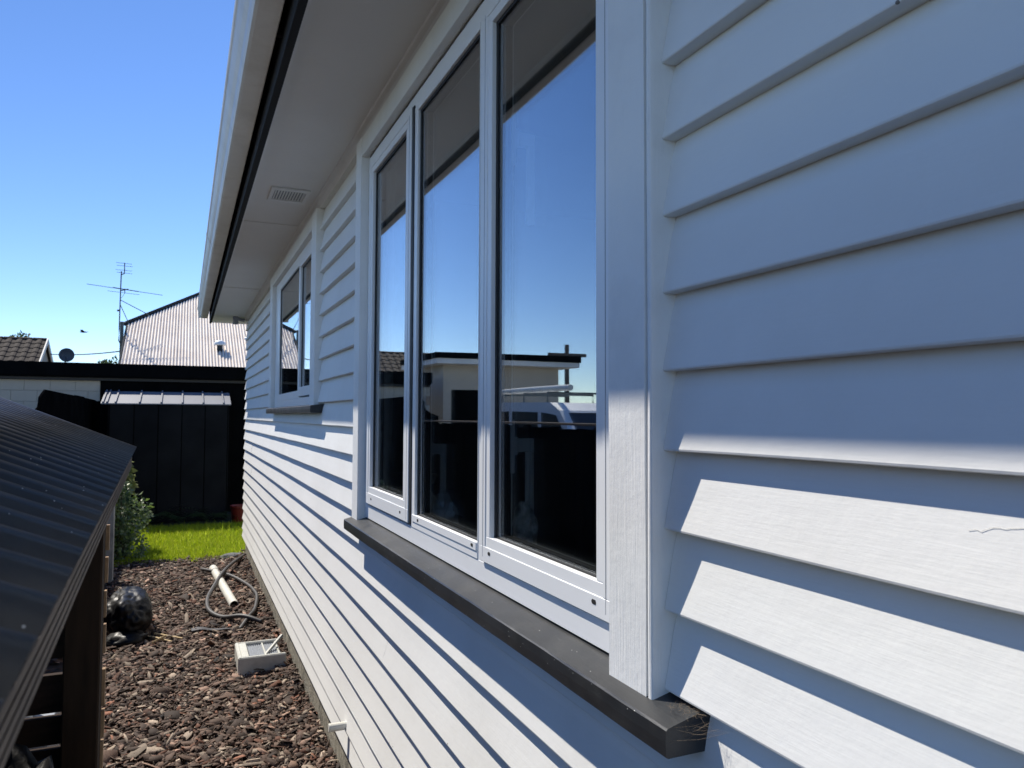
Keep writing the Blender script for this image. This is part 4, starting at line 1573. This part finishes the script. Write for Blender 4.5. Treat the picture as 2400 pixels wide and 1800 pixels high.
# bird in flight
bp = yplane(195, 778, 17.0)
mb = MB()
bm = bmesh.new()
bmesh.ops.create_icosphere(bm, subdivisions=2, radius=1)
for v in bm.verts:
    x_, y_, z_ = v.co
    s_ = 1 - 0.55 * max(0, abs(x_) - 0.2)
    v.co = Vector((x_ * 0.065, y_ * 0.02 * s_, z_ * 0.018 * s_)) + bp
    if x_ > 0.75:
        v.co.x += 0.015
for sgn in (-1, 1):
    mb.add([bp + Vector((0.02, 0, .01)), bp + Vector((-.03, 0, .01)), bp + Vector((-.045, sgn * .10, .03)), bp + Vector((0.0, sgn * .12, .035)),
            bp + Vector((0.02, 0, .004)), bp + Vector((-.03, 0, .004)), bp + Vector((-.045, sgn * .10, .026)), bp + Vector((0.0, sgn * .12, .031))],
           [(0, 1, 2, 3), (7, 6, 5, 4), (0, 3, 7, 4), (1, 5, 6, 2), (2, 6, 7, 3)])
mb.add([bp + Vector((.055, .01, 0)), bp + Vector((.055, -.01, 0)), bp + Vector((.10, -.018, .004)), bp + Vector((.10, .018, .004)), bp + Vector((.075, 0, .012))], [(0, 1, 2, 3), (0, 4, 1), (1, 4, 2), (2, 4, 3), (3, 4, 0)])
mb.bm(bm)
tag(mb.build('bird', M['bird'], smooth=False), 'small dark bird flying left of the aerial', 'bird')

# ------------------------------------------------------------------ tiled house far left
th_ = thing('tiled_house', (-7.5, 30, 0), 'far house with brown tiled roof and cream gable edge', 'house')
RX1, RXL, RZ, RY = -5.1, -10.2, 4.46, 30.0
TP = math.radians(31)
mb = MB()
hw = 4.0
zE = RZ - hw * math.tan(TP)
mb.prism([(RY - hw + 0.25, 0), (RY - hw + 0.25, zE + 0.02), (RY, RZ - 0.12), (RY + hw - 0.25, zE + 0.02), (RY + hw - 0.25, 0)], 'x', RXL, RX1 - 0.10)
mb.build('wall', M['stucco'], th_)
mb = MB()
mb.prism([(RY - hw, zE - 0.06), (RY - hw, zE - 0.02), (RY, RZ - 0.02), (RY + hw, zE - 0.02), (RY + hw, zE - 0.06), (RY, RZ - 0.07)], 'x', RXL, RX1 - 0.02)
troof = mb.build('roof', M['tile'], th_)
tl = MB()
tl.prism([(0, 0), (0.05, 0.030), (0.11, 0.040), (0.17, 0.030), (0.20, 0.008), (0.29, 0.002), (0.29, -0.012), (0.20, -0.008), (0.0, -0.012)], 'y', 0, 0.36)
# lower edge lip
tl_me = tl.mesh('tile')
tl_me.materials.append(M['tile'])
rows = 13
for r_ in range(rows):
    for c_ in range(17):
        x = RX1 - 0.04 - (c_ + 1) * 0.29
        s = 0.04 + r_ * 0.335
        yy_ = RY - (s + 0.36) * math.cos(TP)
        zz_ = RZ - (s + 0.36) * math.sin(TP) + 0.018 + 0.012
        link('tile', tl_me, troof, (x, yy_, zz_), (TP - 0.05, 0, 0))
rc = MB()
rc.prism([(-0.10, -0.05), (-0.07, 0.02), (0, 0.05), (0.07, 0.02), (0.10, -0.05)], 'x', 0, 0.40)
rc_me = rc.mesh('ridge_tile')
rc_me.materials.append(M['tile'])
for i in range(12):
    link('ridge_tile', rc_me, troof, (RX1 - 0.02 - (i + 1) * 0.42, RY, RZ + 0.01))
for sg in (-1, 1):
    mb = MB()
    mb.prism([(RY, RZ + 0.05), (RY, RZ - 0.13), (RY + sg * hw, zE - 0.13), (RY + sg * hw, zE + 0.05)], 'x', RX1 - 0.02, RX1 + 0.02)
    mb.build('barge_board', M['barge'], th_)

# tree far behind, seen over the flat roof
def tree(name, loc, h, rad, n, cols, seed, label, group=None):
    t = thing(name, loc, label, 'tree', group)
    g = random.Random(seed)
    mb = MB()
    mb.tube([(loc[0], loc[1], 0), (loc[0] + .1, loc[1], h * .35), (loc[0], loc[1], h * .7)], 0.16, 8, taper=lambda s: 1 - .6 * s)
    for k in range(6):
        a = k * 1.05
        mb.tube([(loc[0], loc[1], h * .35 + k * .1), (loc[0] + math.cos(a) * rad * .6, loc[1] + math.sin(a) * rad * .6, h * .7)], 0.06, 6, taper=lambda s: 1 - .7 * s)
    mb.build('trunk', M['stem'], t)
    lob = [(loc[0] + g.uniform(-1, 1) * rad * .6, loc[1] + g.uniform(-1, 1) * rad * .6, h * .72 + g.uniform(-.3, .22) * h) for _ in range(14)]
    V, Fa, Cc = leaf_cloud(lob, [rad * g.uniform(.3, .5) for _ in lob], n, 0.16, cols, seed)
    tri_object('crown', V, Fa, Cc, M['leaf'], t).matrix_parent_inverse = PINV[t.name]


tcols = [(0.07, 0.10, 0.03), (0.10, 0.13, 0.04), (0.05, 0.08, 0.025)]
tp_ = yplane(255, 860, 46)
tree('tree', (tp_.x, 46, 0), 4.9, 1.1, 3500, tcols, 3, 'distant tree top just showing above the black roof')
tree('tree', (-7.3, 36, 0), 5.4, 1.3, 3500, tcols, 9, 'tree behind the tiled house mirrored in the left window light')

# ------------------------------------------------------------------ the side the windows mirror: garage next door, van, pole
ng = thing('beige_garage', (-7, 18, 0), 'beige garage with white eaves mirrored in the windows', 'garage')
NY = 16.6
mb = MB()
nx0, nx1 = -7.8, -4.75
mb.box(nx0, -6.05, NY, NY + 0.15, 0, 3.08)
mb.box(-4.95, nx1, NY, NY + 0.15, 0, 3.08)
mb.box(-6.05, -4.95, NY, NY + 0.15, 2.5, 3.08)
mb.box(nx1 - 0.15, nx1, NY + 0.15, NY + 2.05, 0, 3.08)
mb.box(nx0, nx0 + 0.15, NY + 0.15, NY + 2.05, 0, 3.08)
mb.box(nx0 + 0.15, nx1 - 0.15, NY + 2.05, NY + 2.2, 0, 3.08)
mb.build('wall', mat('beige_plaster', (0.55, 0.49, 0.40), 0.85, var=0.05), ng)
mb = MB()
mb.box(-6.05, -4.95, NY + 0.08, NY + 0.12, 0, 2.5)
mb.build('door', M['ebony'], ng)
mb = MB()
mb.box(nx0 - 0.35, nx1 + 0.3, NY - 0.45, NY + 2.5, 3.081, 3.20)
mb.build('eave', M['trim'], ng)
mb = MB()
mb.prism([(nx0 - 0.38, 3.201), (nx1 + 0.33, 3.201), (nx1 + 0.33, 3.33), (nx0 - 0.38, 3.36)], 'y', NY - 0.48, NY + 2.53)
mb.build('roof', M['ebony'], ng)

van = thing('white_van', (-6, 12.2, 0), 'white van with roof rack on the driveway mirrored in the window', 'van')
VX0, VX1 = -6.75, -5.05
secv = [(9.75, 0.35), (9.70, 0.75), (9.85, 1.05), (10.45, 1.22), (11.25, 1.98), (11.6, 2.12), (14.55, 2.16), (14.70, 2.05), (14.75, 1.1), (14.75, 0.35)]
mb = MB()
mb.prism(secv, 'x', VX0, VX1)
mb.build('body', M['van'], van)
for x in (VX0 - 0.004, VX1 + 0.004):
    for q in ([(10.75, 1.28), (11.38, 1.90), (11.95, 1.95), (11.95, 1.30)], [(12.1, 1.30), (12.1, 1.95), (13.2, 1.97), (13.2, 1.30)], [(13.35, 1.30), (13.35, 1.97), (14.5, 1.97), (14.5, 1.30)]):
        mb = MB()
        mb.prism(q, 'x', x - 0.004, x + 0.004)
        mb.build('side_window', M['darkglass'], van)
mb = MB()
mb.add([(VX0 + .1, 10.50, 1.26), (VX1 - .1, 10.50, 1.26), (VX1 - .16, 11.21, 1.93), (VX0 + .16, 11.21, 1.93), (VX0 + .1, 10.49, 1.275), (VX1 - .1, 10.49, 1.275), (VX1 - .16, 11.20, 1.945), (VX0 + .16, 11.20, 1.945)],
       [(0, 1, 2, 3), (7, 6, 5, 4), (0, 4, 5, 1), (1, 5, 6, 2), (2, 6, 7, 3), (3, 7, 4, 0)])
mb.build('windscreen', M['darkglass'], van)
for x in (VX0 + 0.1, VX1 - 0.1):
    for y in (10.45, 13.85):
        mb = MB()
        mb.lathe([(0.2, -0.11), (0.33, -0.11), (0.34, -0.05), (0.34, 0.05), (0.33, 0.11), (0.2, 0.11)], (x, y, 0.34), 20, axis='x')
        mb.build('wheel', M['tyre'], van)
for y in (11.9, 12.9, 13.9):
    mb = MB()
    mb.tube([(VX0 + .1, y, 2.1), (VX0 + .1, y, 2.30), (VX1 - .1, y, 2.30), (VX1 - .1, y, 2.1)], 0.02, 6)
    mb.build('rack_bar', M['galv'], van)
mb = MB()
mb.lathe([(0.055, -1.5), (0.06, 0.0), (0.055, 1.5)], (VX1 - 0.3, 12.9, 2.38), 12, axis='y')
mb.build('carried_tube', M['pvc'], van)

pole = thing('power_pole', (-12.5, 25, 0), 'wooden power pole with crossarm mirrored in the right window light', 'pole')
mb = MB()
mb.tube([(-12.5, 25, 0), (-12.5, 25, 4.6)], 0.12, 8, taper=lambda s: 1 - .3 * s)
mb.build('shaft', M['timber_grey'], pole)
mb = MB()
mb.box(-13.3, -11.7, 24.95, 25.05, 4.15, 4.27)
mb.build('crossarm', M['timber_grey'], pole)

# ------------------------------------------------------------------ things on the inside sill
blob('clear_plastic_bag', (0.112, 2.52, 1.535), (0.035, 0.14, 0.07), M['clearbag'], 'crumpled clear plastic bag on the inner sill behind the middle light', 'bag', 2.2, 0.35, 4, 0.85, crease=0.6)
blob('checked_cloth', (0.105, 1.80, 1.58), (0.026, 0.05, 0.07), M['scarf'], 'grey checked cloth heaped on the inner sill behind the nearest light', 'cloth', 6.2, 0.25, 4, 0.8, crease=0.4)
mb = MB()
mb.lathe([(0.10, 0), (0.135, 0.01), (0.15, 0.05), (0.152, 0.055), (0.145, 0.055), (0.13, 0.02), (0.001, 0.012)], (0.29, 3.60, 1.535), 24)
mb2 = mb.build('white_bowl', M['pvc'], smooth=True)
tag(mb2, 'pale bowl on a shelf inside behind the left window light', 'bowl')
mb = MB()
mb.box(0.135, 0.45, 3.32, 3.95, 1.50, 1.5335)
shelf = tag(mb.build('shelf', M['interior'], None), 'dark shelf inside behind the left window light', 'shelf')

# ------------------------------------------------------------------ cobweb at the sill end
g = random.Random(4)
mb = MB()
for k in range(22):
    t = g.random()
    a = Vector((-0.012 - 0.045 * g.random() ** 2, 0.9405 - 0.002 * g.random(), 1.418 - 0.03 * g.random()))
    b = Vector((0.004 + 0.012 * g.random(), 0.932 - 0.07 * g.random() ** 2, 1.428 - 0.025 * g.random()))
    if k % 3 == 0:
        c = a.lerp(b, g.random())
        a = c + Vector((g.uniform(-.006, .006), g.uniform(-.012, .012), g.uniform(-.008, .008)))
        b = c + Vector((g.uniform(-.006, .006), g.uniform(-.012, .012), g.uniform(-.008, .008)))
    m_ = (a + b) / 2 + Vector((0, 0, -0.004 * g.random()))
    mb.tube([a, m_, b], 0.00005 + 0.00008 * g.random(), 3, cap=False)
for k in range(120):
    p = Vector((0.0 - 0.03 * g.random() ** 1.5, 0.985 - 0.06 * g.random(), 1.4285 + 0.004 * g.random()))
    q = p + Vector((g.uniform(-.012, .012), g.uniform(-.012, .012), g.uniform(-.002, .004)))
    mb.tube([p, q], 0.0001, 3, cap=False)
tag(mb.build('cobweb', M['web'], fix=False), 'dusty brown cobweb at the near end of the dark window sill', 'cobweb', kind='stuff')
